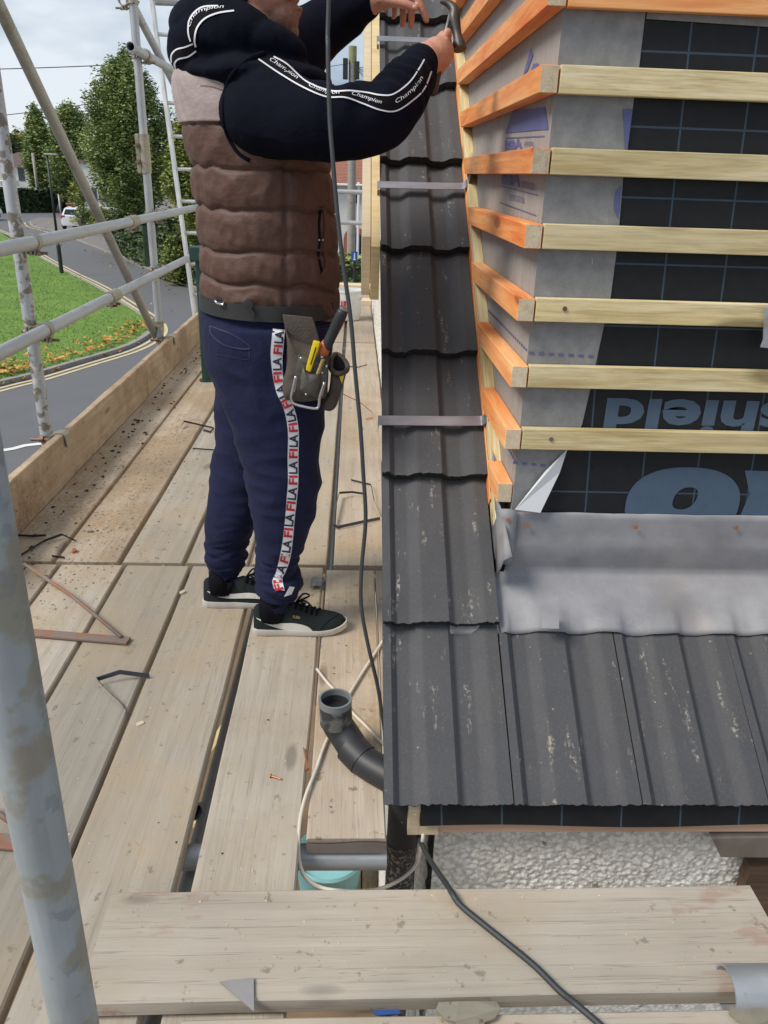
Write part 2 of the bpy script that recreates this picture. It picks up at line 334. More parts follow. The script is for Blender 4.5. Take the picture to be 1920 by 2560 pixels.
q = N('asphalt'); c = q.mix(q.noise(1.2, 5), (.105, .108, .115), (.135, .137, .144)); c = q.mix(q.ramp(q.noise(60, 3), (.5, 0.0), (.8, .4)), c, (.19, .19, .19)); q.bump(q.noise(120, 3), .3, .01); M['asphalt'] = q.set(c, .85)
q = N('pavement_tarmac'); c = q.mix(q.noise(1.0, 5), (.15, .135, .125), (.215, .20, .185)); M['pave'] = q.set(c, .9)
M['kerb'] = plain('kerb_stone', (.27, .255, .235), .9)
M['yellow'] = plain('yellow_road_paint', (.56, .47, .27), .8, var=.2, sc=6)
q = N('fallen_leaves').rnd(); oi = q.noise(7, 2); M['fallen'] = q.set(q.ramp(oi, (.3, (.20, .075, .015)), (.5, (.46, .21, .035)), (.68, (.58, .40, .10))), .8)
M['render'] = plain('white_render', (.68, .67, .64), .9, var=.04, sc=2)
q = N('red_roof_tiles'); bx, by, bz = q.sep(); rows = q.math('FRACT', q.math('MULTIPLY', bz, 6.5)); c = q.mix(q.noise(3, 4), (.20, .075, .05), (.33, .14, .09)); c = q.mix(q.ramp(rows, (.0, .6), (.25, 0.0)), c, (.08, .04, .03)); M['redroof'] = q.set(c, .85)
M['brownroof'] = plain('brown_roof_tiles', (.105, .075, .065), .85, var=.2, sc=4)
M['glass'] = plain('window_glass', (.05, .06, .07), .12)
M['carwhite'] = plain('white_car_paint', (.72, .74, .76), .25, var=.02); M['cardark'] = plain('dark_blue_car_paint', (.015, .022, .04), .25)
M['carglass'] = plain('car_glass', (.02, .025, .03), .1); M['tyre'] = plain('tyre', (.02, .02, .02), .8); M['lightred'] = plain('tail_light', (.45, .02, .02), .3); M['plate'] = plain('yellow_plate', (.6, .45, .06), .5)
M['lampblack'] = plain('black_lamp_paint', (.02, .021, .023), .5)
M['fence'] = plain('fence_wood', (.26, .215, .17), .9, var=.2)
# ================================================================ SCAFFOLD DECK
G = -3.0                                              # street level below the deck
BT = .038
def board(name_, label, a, b, wd=.225, z=0.0, mat='board', group='weathered boards of the scaffold deck'):
    a = V((a[0], a[1], z-BT)); b = V((b[0], b[1], z-BT)); L = (b-a).length
    o = beam('scaffold_board', a, b, wd, BT, M[mat], segs=max(8, int(L/.12)), wobble=.0022)
    tag(o, label, 'board', group)
    return o
JY = 2.635
# near bay (between the camera and the transverse joint)
near = [(-1.346, -1.195, 'dusty deck board under the near standard, along the near end of the toe board', 'board_dirty'),
        (-1.185, -1.078, 'narrow near deck board visible left of the rusty bracket', 'board_dirty'),
        (-1.066, -.840, 'near deck board crossed by the rusty flat bracket', 'board'),
        (-.826, -.597, 'near deck board carrying the bent black strap that points at the gap', 'board'),
        (-.583, -.352, 'near deck board under the heel of the far shoe, left of the widest gap', 'board'),
        (-.316, -.100, 'near deck board under the front shoe, right of the widest gap', 'board')]
for x0, x1, lb, mt in near:
    board('b', lb, ((x0+x1)/2, .25), ((x0+x1)/2, JY-.012), x1-x0, 0, mt)
board('b', 'short deck board beside the downpipe, ending at the open hole', (.003, 1.318), (.003, JY-.03), .178, 0, 'board_dirty')
board('b', 'narrow deck board squeezed between the short board and the house wall', (.143, 1.64), (.143, JY-.03), .094, 0, 'board_dirty')
far = [(-1.346, -1.112, 'far deck board littered with soil beside the toe board', 'board_soil'), (-1.096, -.868, 'far deck board with sandy grit, second from the toe board', 'board_soil'),
       (-.850, -.628, 'far deck board behind the man, third from the toe board', 'board'), (-.612, -.385, 'far deck board hidden mostly behind the trouser legs', 'board'),
       (-.37, -.088, 'wide far deck board right of the trouser legs', 'board'), (-.062, .192, 'far deck board running along the house wall', 'board_dirty')]
for x0, x1, lb, mt in far:
    board('b', lb, ((x0+x1)/2, JY+.012), ((x0+x1)/2, 6.9), x1-x0, 0, mt)
    board('b', lb.replace('far deck board', 'farthest deck board in line').replace('wide farthest', 'wide farthest'), ((x0+x1)/2, 6.925), ((x0+x1)/2, 10.3), x1-x0, 0, mt)
board('b', 'thick cross board laid over the deck ends in the foreground', (-.455, 1.026), (.83, 1.036), .226, .047, 'board_red', 'cross boards')
board('b', 'lower front board at the bottom edge, under the metal clips', (-.27, .775), (1.2, .785), .225, .040, 'board', 'cross boards')
for y, z, x0, x1, lb in ((10.42, .055, -.33, .22, 'pale plank laid across the far end of the deck'), (9.2, .04, -.02, .2, 'short pale offcut plank beside the white bucket')):
    tag(beam('timber_offcut', (x0, y, z-.04), (x1, y, z-.04), .25, .045, M['palewood']), lb, 'plank')
tag(beam('toe_board', (-1.33, .9, .003), (-1.33, 5.0, .003), .038, .225, M['toe'], segs=40, wobble=.004), 'brown upright toe board along the near street edge of the deck', 'board', 'toe boards')
tag(beam('toe_board', (-1.332, 5.01, .003), (-1.332, 9.0, .003), .038, .225, M['toe'], segs=40, wobble=.004), 'farther pale toe board continuing past the ladder foot', 'board', 'toe boards')
# ---- tubes
TR = .027
def tube(label, a, b, mat='galv', r=TR, group='scaffold tubes'):
    return tag(rod('scaffold_tube', a, b, r, M[mat], n=28), label, 'scaffold tube', group)
tube('stained standard tube rising close to the camera at the left edge', (-.337, .655, G), (-.3165, .63, 2.6), 'galv_near')
P2, P3 = V((-1.405, 3.52, 0)), V((-1.42, 5.86, 0))
tube('upright tube with flaking brown and white paint', P2+V((0, 0, G)), P2+V((-.01, .0, 3.2)), 'flaky')
tube('clean galvanised upright tube in front of the tall tree', P3+V((0, 0, G)), P3+V((0, 0, 3.6)))
ZR, ZL = 1.055, .69
tube('upper guard rail tube, near length ending at the sleeve', (-1.345, .5, ZR), (-1.345, 5.1, ZR))
tube('pinkish far length of the upper guard rail, beyond the sleeve', (-1.347, 5.11, ZR), (-1.347, 8.8, ZR))
tube('lower guard rail tube, near length ending at the sleeve', (-1.345, .5, ZL), (-1.345, 4.55, ZL))
tube('far length of the lower guard rail, beyond the sleeve', (-1.347, 4.56, ZL), (-1.347, 8.8, ZL))
b0 = P(3, 26, X=-1.465); b1 = P(388, 838, X=-1.465); d = (b1-b0).normalized()
tube('dull diagonal brace crossing the whole left side', b0-d*1.2, b1+d*.05, 'brace')
c0 = P(326, 0, X=-1.49); c1 = P(446, 232, X=-1.49); d = (c1-c0).normalized()
tube('upper diagonal brace running down behind the hood', c0-d*.8, c1+d*3.0, 'galv')
q0 = P(326, 116, X=-1.365); tube('high guard rail with its open end towards the camera', q0, (q0.x, 9, q0.z))
ztop = P(388, 5, Y=8.6); tube('distant cross tube at the very top of the ladder', (ztop.x, 8.6, ztop.z), (.1, 8.6, ztop.z))
for yy, lb in ((480, 'upper end guard rail across the far end of the deck'), (557, 'lower end guard rail across the far end of the deck')):
    a = P(880, yy, Y=10.4); tube(lb, (-1.45, 10.4, a.z), (.19, 10.4, a.z))
tube('transom tube across the open hole beside the downpipe', (-1.5, 1.335, -.073), (.094, 1.335, -.073), r=.029)
tube('thinner tube lower down in the open hole', (-.8, 1.41, -.145), (.05, 1.41, -.145), r=.012)
tube('transom under the joint of the deck boards', (-1.5, 2.62, -.068), (.2, 2.62, -.068), r=.027)
tube('ledger tube below the widest gap of the deck', (-.36, .4, -.13), (-.33, 3.0, -.13), r=.024)
tube('sloping brace seen down through the widest gap', (-.37, 1.5, -.10), (-.28, 2.0, -.5), r=.02)
tube('pale tube below the far gap beside the house', (-.075, 1.9, -.075), (-.075, 8, -.075), r=.02)
tube('transom below the far deck boards', (-1.5, 6.9, -.068), (.2, 6.9, -.068))
# corrugated edge plate in the hole
m = MB(); 
for i in range(24):
    x0 = -.086 + i*.0074; 
    hh = lambda x: -.004 + .0025*math.sin(x*34)
    m.add([(x0, 1.311, -.037), (x0+.0074, 1.311, -.037), (x0+.0074, 1.309, hh(x0+.0074)), (x0, 1.309, hh(x0))], [(0, 1, 2, 3)])
    m.add([(x0, 1.314, -.037), (x0+.0074, 1.314, -.037), (x0+.0074, 1.312, hh(x0+.0074)), (x0, 1.312, hh(x0))], [(3, 2, 1, 0)])
tag(m.build('board_end_band', M['strapmetal']), 'wavy galvanised end band below the short deck board', 'metal band')
# ---- couplers : one right-angle coupler with its parts, copied
def make_coupler():
    r = thing('scaffold_coupler', 'x', 'coupler')
    for k, (ax, off) in enumerate((('z', 0), ('x', .056))):
        m = MB(); n = 18
        Mx = Matrix.Identity(4) if ax == 'z' else Matrix.Translation((0, off, 0)) @ Matrix.Rotation(math.pi/2, 4, 'Y')
        ring = [(TR+.001, -.021), (TR+.008, -.021), (TR+.0085, -.016), (TR+.007, -.01), (TR+.007, .01), (TR+.0085, .016), (TR+.008, .021), (TR+.001, .021), (TR+.001, -.021)]
        m.loft([[V((q*math.cos(2*math.pi*j/n), q*math.sin(2*math.pi*j/n), z)) for j in range(n)] for q, z in ring], True, False, Mx)
        m.box((TR+.002, -.010, -.018), (TR+.026, -.004, .018), Mx); m.box((TR+.002, .004, -.018), (TR+.026, .010, .018), Mx)
        m.build('clamp', M['coupler'], r, smooth=True, auto=35)
        b = MB(); c = Vector0 = Mx @ V((TR+.017, 0, 0)); dr = (Mx.to_3x3() @ V((0, 1, 0)))
        b.tube([c-dr*.03, c+dr*.055], .0062, 10); bo = b.build('bolt', M['bolt'], r, smooth=True, auto=40)
        nb = MB(); nb.tube([c+dr*.012, c+dr*.026], .012, 6); nb.build('nut', M['coupler'], bo); nb = MB(); nb.tube([c-dr*.02, c-dr*.010], .011, 6); nb.build('bolt_head', M['coupler'], bo)
    m = MB(); m.box((-.022, .018, -.022), (.022, .038, .022)); m.build('saddle', M['coupler'], r, bevel=.003)
    return r
proto = make_coupler(); used = [False]
def coupler(label, loc, B, A=(0, 0, 1), flip=1):
    """A: axis of first tube (through loc), B: axis of the second tube"""
    o = proto if not used[0] else copy_tree(proto); used[0] = True
    z = V(A).normalized(); x = V(B); x = (x - z*x.dot(z)).normalized(); y = z.cross(x)
    if y.dot(V((1, 0, 0)))*flip < 0: x = -x; y = -y
    R3 = Matrix(((x.x, y.x, z.x), (x.y, y.y, z.y), (x.z, y.z, z.z)))
    o.rotation_euler = R3.to_euler(); o.location = loc
    tag(o, label, 'coupler', 'right angle scaffold couplers')
YA = (0, 1, 0)
coupler('coupler joining the flaking upright to the upper guard rail', P2+V((0, 0, ZR)), YA)
coupler('coupler joining the flaking upright to the lower guard rail', P2+V((0, 0, ZL)), YA)
coupler('coupler joining the clean upright to the upper guard rail', P3+V((0, 0, ZR)), YA)
coupler('coupler joining the clean upright to the lower guard rail', P3+V((0, 0, ZL)), YA)
coupler('coupler joining the clean upright to the high open ended rail', P3+V((0, 0, q0.z)), YA)
coupler('coupler at the foot of the dull diagonal brace', P3+V((0, 0, .31)), (b1-b0), flip=-1)
coupler('coupler at the very top of the clean upright', P3+V((0, 0, P(352, 2, Y=5.86).z)), YA, flip=-1)
# sleeves on the rails
for z, y, lb in ((ZR, 5.1, 'sleeve coupler on the upper guard rail'), (ZL, 4.55, 'sleeve coupler on the lower guard rail')):
    t = thing('sleeve_coupler', lb, 'coupler', (-1.346, y, z), 'sleeve couplers')
    m = MB(); m.pipe((-1.346, y-.075, z), (-1.346, y+.075, z), TR+.007, .006, 20); m.build('sleeve', M['coupler'], t, smooth=True, auto=40)
    m = MB(); m.box((-1.352, y-.06, z-TR-.032), (-1.340, y+.06, z-TR-.004)); m.build('flange', M['coupler'], t, bevel=.002)
    for dy in (-.035, .035): m = MB(); m.tube([(-1.375, y+dy, z-TR-.02), (-1.318, y+dy, z-TR-.02)], .007, 8); m.build('bolt', M['bolt'], t, smooth=True, auto=40)
# splice on the clean upright
zs = P(370, 385, Y=5.86).z
t = thing('splice_coupler', 'pale brass coloured splice with two bolts on the clean upright', 'coupler', P3+V((0, 0, zs-.1)))
m = MB(); m.pipe(P3+V((0, 0, zs-.12)), P3+V((0, 0, zs+.12)), TR+.007, .006, 20); m.build('sleeve', M['coupler'], t, smooth=True, auto=40)
m = MB(); m.box(P3+V((-TR-.03, -.02, zs-.12)), P3+V((-TR-.003, -.008, zs+.12))); m.build('flange', M['coupler'], t, bevel=.004)
for dz in (-.05, .05):
    m = MB(); m.tube([P3+V((-TR-.017, -.05, zs+dz)), P3+V((-TR-.017, .03, zs+dz))], .008, 10); m.tube([P3+V((-TR-.017, -.036, zs+dz)), P3+V((-TR-.017, -.02, zs+dz))], .016, 6); m.build('bolt', M['bolt'], t, smooth=True, auto=40)
# toe board clips
for p, lb in ((P2, 'board clip hooked over the toe board at the flaking upright'), (P3, 'board clip hooked over the toe board at the clean upright')):
    t = thing('toe_board_clip', lb, 'clip', (p.x, p.y-.03, .2), 'toe board clips')
    m = MB(); pr = [(-1.395, .19), (-1.372, .225), (-1.345, .236), (-1.318, .236), (-1.302, .226), (-1.297, .17), (-1.303, .17), (-1.308, .222), (-1.322, .229), (-1.345, .229), (-1.368, .218), (-1.389, .186)]
    m.loft([[V((x, p.y-.06+yy, z)) for x, z in pr] for yy in (0, .06)]); m.build('hook_plate', M['coupler'], t)
    m = MB(); m.tube([(p.x-.06, p.y-.045, .20), (p.x+.03, p.y-.045, .20)], .009, 10); m.tube([(p.x-.02, p.y-.045, .20), (p.x-.002, p.y-.045, .20)], .017, 6); m.build('bolt', M['bolt'], t)
    m = MB(); m.pipe(p+V((0, 0, .17)), p+V((0, 0, .215)), TR+.006, .005, 18); m.build('band', M['coupler'], t, smooth=True, auto=40)
# ---- ladder
la = P(497, 848, Z=0); lt = P(381, -5, Y=7.35); t = thing('ladder', 'aluminium ladder standing on the deck behind the man', 'ladder', la)
dx = V((.36, .05, 0)); sd = (lt-la)
for k in (0, 1):
    a = la+dx*k; b = lt+sd*.12+dx*k; o = beam('stile', a, b, .028, .062, M['alu'], up=(0, -1, 0), parent=t)
for i in range(15):
    p = la + sd.normalized()*(.13+.25*i)
    m = MB(); m.tube([p+V((0, -.03, 0)), p+dx+V((0, -.03, 0))], .015, 10); m.build('rung', M['alu'], t, smooth=True, auto=40)
# ---- green post
gp = P(517, 952, Z=0); zt = P(502, 650, Y=gp.y).z
t = thing('green_post', 'dark green steel post with a flat head standing on the deck', 'post', gp)
m = MB(); m.tube([gp, gp+V((0, 0, zt))], .031, 20); m.build('shaft', M['green'], t, smooth=True, auto=40)
m = MB(); m.box(gp+V((-.055, -.06, zt)), gp+V((.12, .06, zt+.085))); m.build('head', M['green'], t, bevel=.006)
m = MB(); m.tube([gp+V((0, 0, .0)), gp+V((0, 0, .012))], .05, 20); m.build('foot', M['green'], t)
# ================================================================ HOUSE
XV, XR, XC, YW, YB = .088, .385, .42, 1.87, 1.842
house = thing('house', 'white roughcast house with an unfinished dark tiled roof and dormer', 'house', (.9, 3, G))
rnd = random.Random(3)
def rough_grid(name, f, nu, nv, amp, sc):
    m = MB(); vs = []; 
    for i in range(nu+1):
        for j in range(nv+1):
            p, n = f(i/nu, j/nv); q = mnoise.noise(p*sc)*.6 + abs(mnoise.noise(p*sc*2.3))*.7 + .35*mnoise.noise(p*sc*.3)
            vs.append(p+n*(amp*q))
    m.add(vs, [(i*(nv+1)+j, (i+1)*(nv+1)+j, (i+1)*(nv+1)+j+1, i*(nv+1)+j+1) for i in range(nu) for j in range(nv)])
    return m.build(name, M['rough'], house, smooth=True)
rough_grid('front_wall', lambda u, v: (V((.222+u*1.0, 1.47, -.62+v*.56)), V((0, -1, 0))), 320, 180, .0085, 85)
m = MB(); m.box((.235, 1.475, G), (3.2, 1.72, -.62)); m.box((1.222, 1.475, -.62), (3.2, 1.72, -.06)); m.box((.235, 1.49, -.62), (1.222, 1.72, -.06)); m.build('lower_wall', M['rough'], house)
rough_grid('gable_wall', lambda u, v: (V((.208, 1.475+u*8.9, -1+v*(1.0+min(3.2, .02+u*8.9*.803)))), V((-1, 0, 0))), 420, 60, .014, 30)
m = MB(); m.box((.215, 1.73, G), (.235, 10.3, -.2)); m.build('gable_base', M['rough'], house)
# fascia, corner block, membrane strip at the eaves
fx = P(1095, 2081, Y=1.41).x; fz = P(1095, 2081, Y=1.41).z
m = MB(); m.box((fx+.001, 1.41, fz), (3.0, 1.432, fz+.07)); m.build('fascia_board', M['pinkwood'], house, bevel=.0015)
a = P(1022, 2018, Y=1.405); b = P(1047, 2082, Y=1.405)
m = MB(); m.box((a.x, 1.404, fz-.002), (b.x, 1.5, .04)); m.box((b.x+.0005, 1.404, fz-.002), (fx, 1.44, fz+.034)); m.build('eave_end_block', M['palewood'], house, bevel=.001)
m = MB(); 
pts = [(b.x+.0, .028)] + [(b.x + (2.6-b.x)*i/40, fz+.032+.004*math.sin(i*.55)*(1 if i < 30 else .4) + (.02 if i > 14 else .006)) for i in range(41)] + [(2.6, .028)]
poly = [V((x, 1.403-.010*max(0, (.03-z)/.06), z)) for x, z in pts]; poly_slab(m, poly, (0, .0015, 0)); m.build('eave_membrane', M['blackmem'], house)
# underlay and decking below the tiles
m = MB()
def slab(x0, x1, s0, s1, n0, n1): m.add([roof(x, s, n) for n in (n0, n1) for x, s in ((x0, s0), (x1, s0), (x1, s1), (x0, s1))], [(3,2,1,0),(4,5,6,7),(0,1,5,4),(1,2,6,5),(2,3,7,6),(3,0,4,7)])
slab(.15, XC+.02, .06, 4.3, -.085, -.07); slab(XC+.0205, 3.2, .06, .72, -.085, -.07); m.build('roof_underlay', M['blackmem'], house)
m = MB(); slab(.112, .15, .03, 4.3, -.15, -.062); m.build('verge_rafter', M['palewood'], house)
# bargeboards further up the verge
s0 = (RP(915, 660, 0)-RE).dot(RU)
for xx, xw, mt, ds in ((.040, .030, 'palewood', .03), (.0715, .031, 'barge', -.005)):
    yb, zb = 2.78, .965
    m = MB(); top0 = (yb-RE.y)*math.tan(AL)+RE.z
    prof = [(yb+ds, zb+ds*.3), (yb+ds, top0+ds*math.tan(AL)-.03), (5.2, (5.2-RE.y)*math.tan(AL)+RE.z-.03), (5.2, (5.2-RE.y)*math.tan(AL)+RE.z-.03-(top0-zb))]
    poly_slab(m, [V((xx-xw/2, y, z)) for y, z in prof], (xw*.96, 0, 0)); m.build('bargeboard', M[mt], house)
m = MB(); a = P(903, 55, Y=4.3); m.box((a.x-.12, 4.3, a.z), (.03, 4.34, a.z+.09)); m.build('verge_bracket', M['barge'], house)
# dormer: wall panels behind the battens
m = MB(); poly_slab(m, [V((XC, YW, .40)), V((XC, YW, 2.6)), V((XC, 1.375+(2.6-.043)/math.tan(AL), 2.6))], (.01, 0, 0)); m.build('cheek_membrane', M['cheekmem'], house)
m = MB(); m.box((XC+.0105, YW+.0005, .40), (3.0, YW+.03, 2.6)); m.build('black_membrane', M['blackmem'], house)
gb = [P(x, y, Y=YW-.003) for x, y in ((1614, 29), (1598, 166), (1585, 247), (1569, 374), (1558, 444), (1548, 565), (1540, 640), (1527, 740), (1511, 810), (1490, 906), (1476, 972), (1455, 1062), (1421, 1122), (1380, 1190), (1330, 1280))]
m = MB(); poly_slab(m, [V((XC-.0008, YW-.003, .42))] + [V((g.x, YW-.003, g.z)) for g in reversed(gb)] + [V((gb[0].x+.008, YW-.003, 2.6)), V((XC-.0008, YW-.003, 2.6))], (0, .0016, 0)); m.build('grey_membrane_return', M['greymem'], house)
g1 = P(1614, 48, Y=YW); g2 = P(1920, 68, Y=YW); m = MB(); poly_slab(m, [V((g1.x, YW-.0045, g1.z)), V((g2.x, YW-.0045, g2.z)), V((3, YW-.0045, g2.z)), V((3, YW-.0045, 2.6)), V((g1.x, YW-.0045, 2.6))], (0, .0014, 0)); m.build('grey_membrane_lap', M['greymem'], house)
fl = [P(x, y, Y=YW-.012) for x, y in ((1419, 1122), (1400, 1180), (1351, 1282), (1288, 1274), (1362, 1180))]
fl[2] = P(1351, 1282, Y=YW-.03); fl[3] = P(1288, 1274, Y=YW-.025); m = MB(); poly_slab(m, fl, (0, .002, 0)); m.build('folded_membrane_flap', M['memunder'], house)
# printing on the black membrane: the word reads upside down
def flat_text(name, txt, mat, origin, ux, uz, w, h, bold=.03, parent=house, th=None):
    vs, fs = text_mesh(txt, 1, bold); x0 = min(v.x for v in vs); x1 = max(v.x for v in vs); y0 = min(v.y for v in vs); y1 = max(v.y for v in vs)
    m = MB(); m.add([V(origin)+V(ux)*((v.x-x0)/(x1-x0)*w)+V(uz)*((v.y-y0)/(y1-y0)*h) for v in vs], fs); return m.build(name, mat, parent)
pd = P(1518, 999, Y=YW-.001); px2 = P(1920, 1005, Y=YW-.001)
xh = pd.z - P(1518, 1068, Y=YW-.001).z
vs, fs = text_mesh('shield', 1, .035); xd = max(v.x for v in vs); xhm = min(v.x for v in vs); k = xh/.56
m = MB(); sxx = (px2.x-pd.x)/1.98
m.add([V((pd.x + (xd-v.x)*sxx, YW-.001, pd.z-v.y*k*1.0)) for v in vs], fs); m.build('upside_down_lettering', M['memprint'], house)
cc = P(1706, 1262, Y=YW-.001); rx = P(1848, 1262, Y=YW-.001).x-cc.x; rz = P(1706, 1168, Y=YW-.001).z-cc.z; m = MB(); nn = 48
def ring_pts(ax, az, ox=0, oz=0, sk=0): return [cc+V((ox+ax*math.copysign(abs(math.cos(t))**.85, math.cos(t))+sk*math.sin(t), 0, oz+az*math.copysign(abs(math.sin(t))**.85, math.sin(t)))) for t in [2*math.pi*i/nn for i in range(nn)]]
m.loft([ring_pts(rx, rz), ring_pts(rx*.2, rz*.30, .004, .018, .008)], True, False)
wd = [P(x, y, Y=YW-.001) for x, y in ((1862, 1176), (1990, 1180), (1990, 1290), (1850, 1290), (1874, 1235))]; m.add(wd, [tuple(range(5))]); m.build('logo_print', M['memprint'], house)
# blue printing on the grey membrane
def strip(name, pts, mat, off=.001): 
    m = MB(); m.add(pts, [tuple(range(len(pts)))]); return m.build(name, mat, house)
def dash(a, b): m = MB(); m.box(a, b); m.build('printed_dash', M['blueprint'], house)
for i in range(7): a = P(1321+173*i/7+2, 879+10*i/7, Y=YW-.0045); dash((a.x, YW-.0045, a.z-.006), (a.x+.012, YW-.004, a.z))
a0 = P(1283, 1154, Y=YW-.0045)
for i in range(4): a = P(1283+i*23, 1154+i*2, Y=YW-.0045); dash((a.x, YW-.0045, a.z-.006), (a.x+.012, YW-.004, a.z))
xcz = XC-.0015
za = P(1318, 876, X=xcz)
for i in range(22):
    y = YW+.01+i*.028; dash((xcz, y, za.z-.004), (xcz+.001, y+.016, za.z+.002))
    if i < 4: dash((xcz, y, a0.z-.008), (xcz+.001, y+.016, a0.z-.002))
m = MB()
for pl_ in (((1557, 273), (1582, 271), (1569, 374), (1563, 373)), ((1554, 462), (1545, 548), (1538, 530), (1535, 505), (1541, 478))):
    q_ = [P(x, y, Y=YW-.0045) for x, y in pl_]; m = MB(); m.add(q_, [tuple(range(len(q_)))]); m.build('printed_shape', M['blueprint'], house)
def cheekpoly(m, pts): q_ = [P(x, y, X=xcz) for x, y in pts]; m.add(q_, [tuple(range(len(q_)))])
m = MB()
cheekpoly(m, ((1326, 122), (1333, 137), (1318, 178), (1308, 187)))
cheekpoly(m, ((1333, 160), (1345, 158), (1349, 178), (1325, 182)))
cheekpoly(m, ((1281, 277), (1362, 268), (1371, 323), (1263, 333)))
for a, b in (((1264, 344), (1361, 339)), ((1254, 464), (1345, 487)), ((1250, 505), (1341, 538))): cheekpoly(m, (a, b, (b[0], b[1]+2.4), (a[0], a[1]+2.4)))
m.build('printed_emblem', M['blueprint'], house)
def cheek_text(txt, a, b, hpx, bold):
    A_, B_ = P(*a, X=xcz), P(*b, X=xcz); Tp = P(a[0], a[1]-hpx, X=xcz); ux = (B_-A_); L = ux.length
    flat_text('lettering', txt, M['blueprint'], A_, ux.normalized(), (Tp-A_).normalized(), L, (Tp-A_).length, bold)
cheek_text('BBA', (1262, 374), (1306, 372), 23, .06); cheek_text('BBA', (1254, 461), (1300, 467), 40, .06)
cheek_text('APPROVAL', (1310, 366), (1334, 365), 12, .0); cheek_text('CERTIFICATION', (1302, 468), (1336, 476), 16, .0)
cheek_text('CERTIFICATE No', (1272, 500), (1311, 509), 15, .0)
# ---- battens (each one a thing)
levels = [.586, .743, .900, 1.057, 1.218, 1.372, 1.528, 1.683, 1.838, 1.99]
names_ = ['lowest, half hidden by lead', 'lowest full', 'second lowest', 'third lowest', 'fourth lowest', 'fifth lowest', 'sixth lowest', 'seventh lowest, at the picture top', 'eighth', 'ninth']
def yroof(z, n=.036): return RE.y + ((z-RE.z)*RN.z - n)/(-RN.y)
for i, z in enumerate(levels):
    if i > 0:
        m_ = 'orange' if i == 7 else 'batten'
        o = beam('front_batten', (XC+.0015, (YB+YW-.006)/2, z), (2.6, (YB+YW-.006)/2, z+rnd.uniform(-.002, .002)), YW-.006-YB, .0535, M[m_], bevel=.002)
        tag(o, ('orange stained' if i == 7 else 'pale green treated') + ' batten across the dormer front, ' + names_[i] + ' of its row', 'batten', 'battens across the dormer front')
    yr0, yr1 = yroof(z), yroof(z+.052)
    yf = YB-.001 if i else YW+.006
    if i == 0: yr0, yr1 = yroof(z)+.0, yroof(z+.05)
    m = MB(); vs = [(XC-.0405, yf, z), (XC-.002, yf, z), (XC-.002, yr0, z), (XC-.0405, yr0, z), (XC-.0405, yf, z+.052), (XC-.002, yf, z+.052), (XC-.002, yr1, z+.052), (XC-.0405, yr1, z+.052)]
    vs = [(y, -x, zz) for x, y, zz in vs]
    m.add(vs, [(3,2,1,0), (4,5,6,7)]); m.mi = 1; m.add(vs, [(0,1,5,4)]); m.mi = 0; m.add(vs, [(1,2,6,5), (2,3,7,6), (3,0,4,7)])
    o = m.build('cheek_batten', None, None, loc=(yf, -XC, z), mats=[M['orange'], M['endgrain']])
    bm = bmesh.new(); bm.from_mesh(o.data); bmesh.ops.remove_doubles(bm, verts=bm.verts, dist=1e-5); bmesh.ops.recalc_face_normals(bm, faces=bm.faces); bmesh.ops.bevel(bm, geom=bm.edges[:], offset=.0012, segments=1, affect='EDGES'); bm.to_mesh(o.data); bm.free()
    o.rotation_euler = (0, 0, math.pi/2); o.location = (XC, yf, z)
    tag(o, 'orange batten running back along the dormer cheek, ' + names_[i] + ('' if i == 7 else ' of its row'), 'batten', 'orange battens along the dormer cheek')
sb0, sb1 = roof(.4045, .72, -.03), roof(.4045, 4.3, -.03)
tag(beam('slope_batten', sb0, sb1, .030, .064, M['batten'], up=RN, bevel=.0015), 'long sloping batten between the tile column and the dormer cheek', 'batten')
tag(beam('packing_strip', roof(.3868, .8, -.05), roof(.3868, 4.3, -.05), .0025, .052, M['orange'], up=RN, bevel=0), 'thin orange strip wedged beside the tile column', 'batten')
# screws on a few front battens
for x, y, lb in ((1378, 1098, 'rusty screw head in the lowest full front batten'), (1412, 772, 'rusty nail head in the third lowest front batten')):
    p = P(x, y, Y=YB-.001); m = MB(); m.tube([p, p+V((0, -.0015, 0))], .0055, 14); tag(m.build('screw_head', M['bolt']), lb, 'screw')
p = P(1480, 653, Y=YW-.004); m = MB(); m.tube([p+V((-.001, -.001, .006)), p+V((.001, -.001, -.006))], .0008, 6); tag(m.build('staple', M['chrome']), 'small bright staple in the grey membrane', 'staple')
# bracket at the right edge
pts = [P(x, y, Y=YB-.012) for x, y in ((1912, 770), (1935, 770), (1935, 872), (1902, 868), (1909, 850))]
m = MB(); poly_slab(m, pts, (0, .004, 0)); tag(m.build('metal_bracket', M['galv']), 'curved galvanised bracket cut by the right edge of the picture', 'bracket')
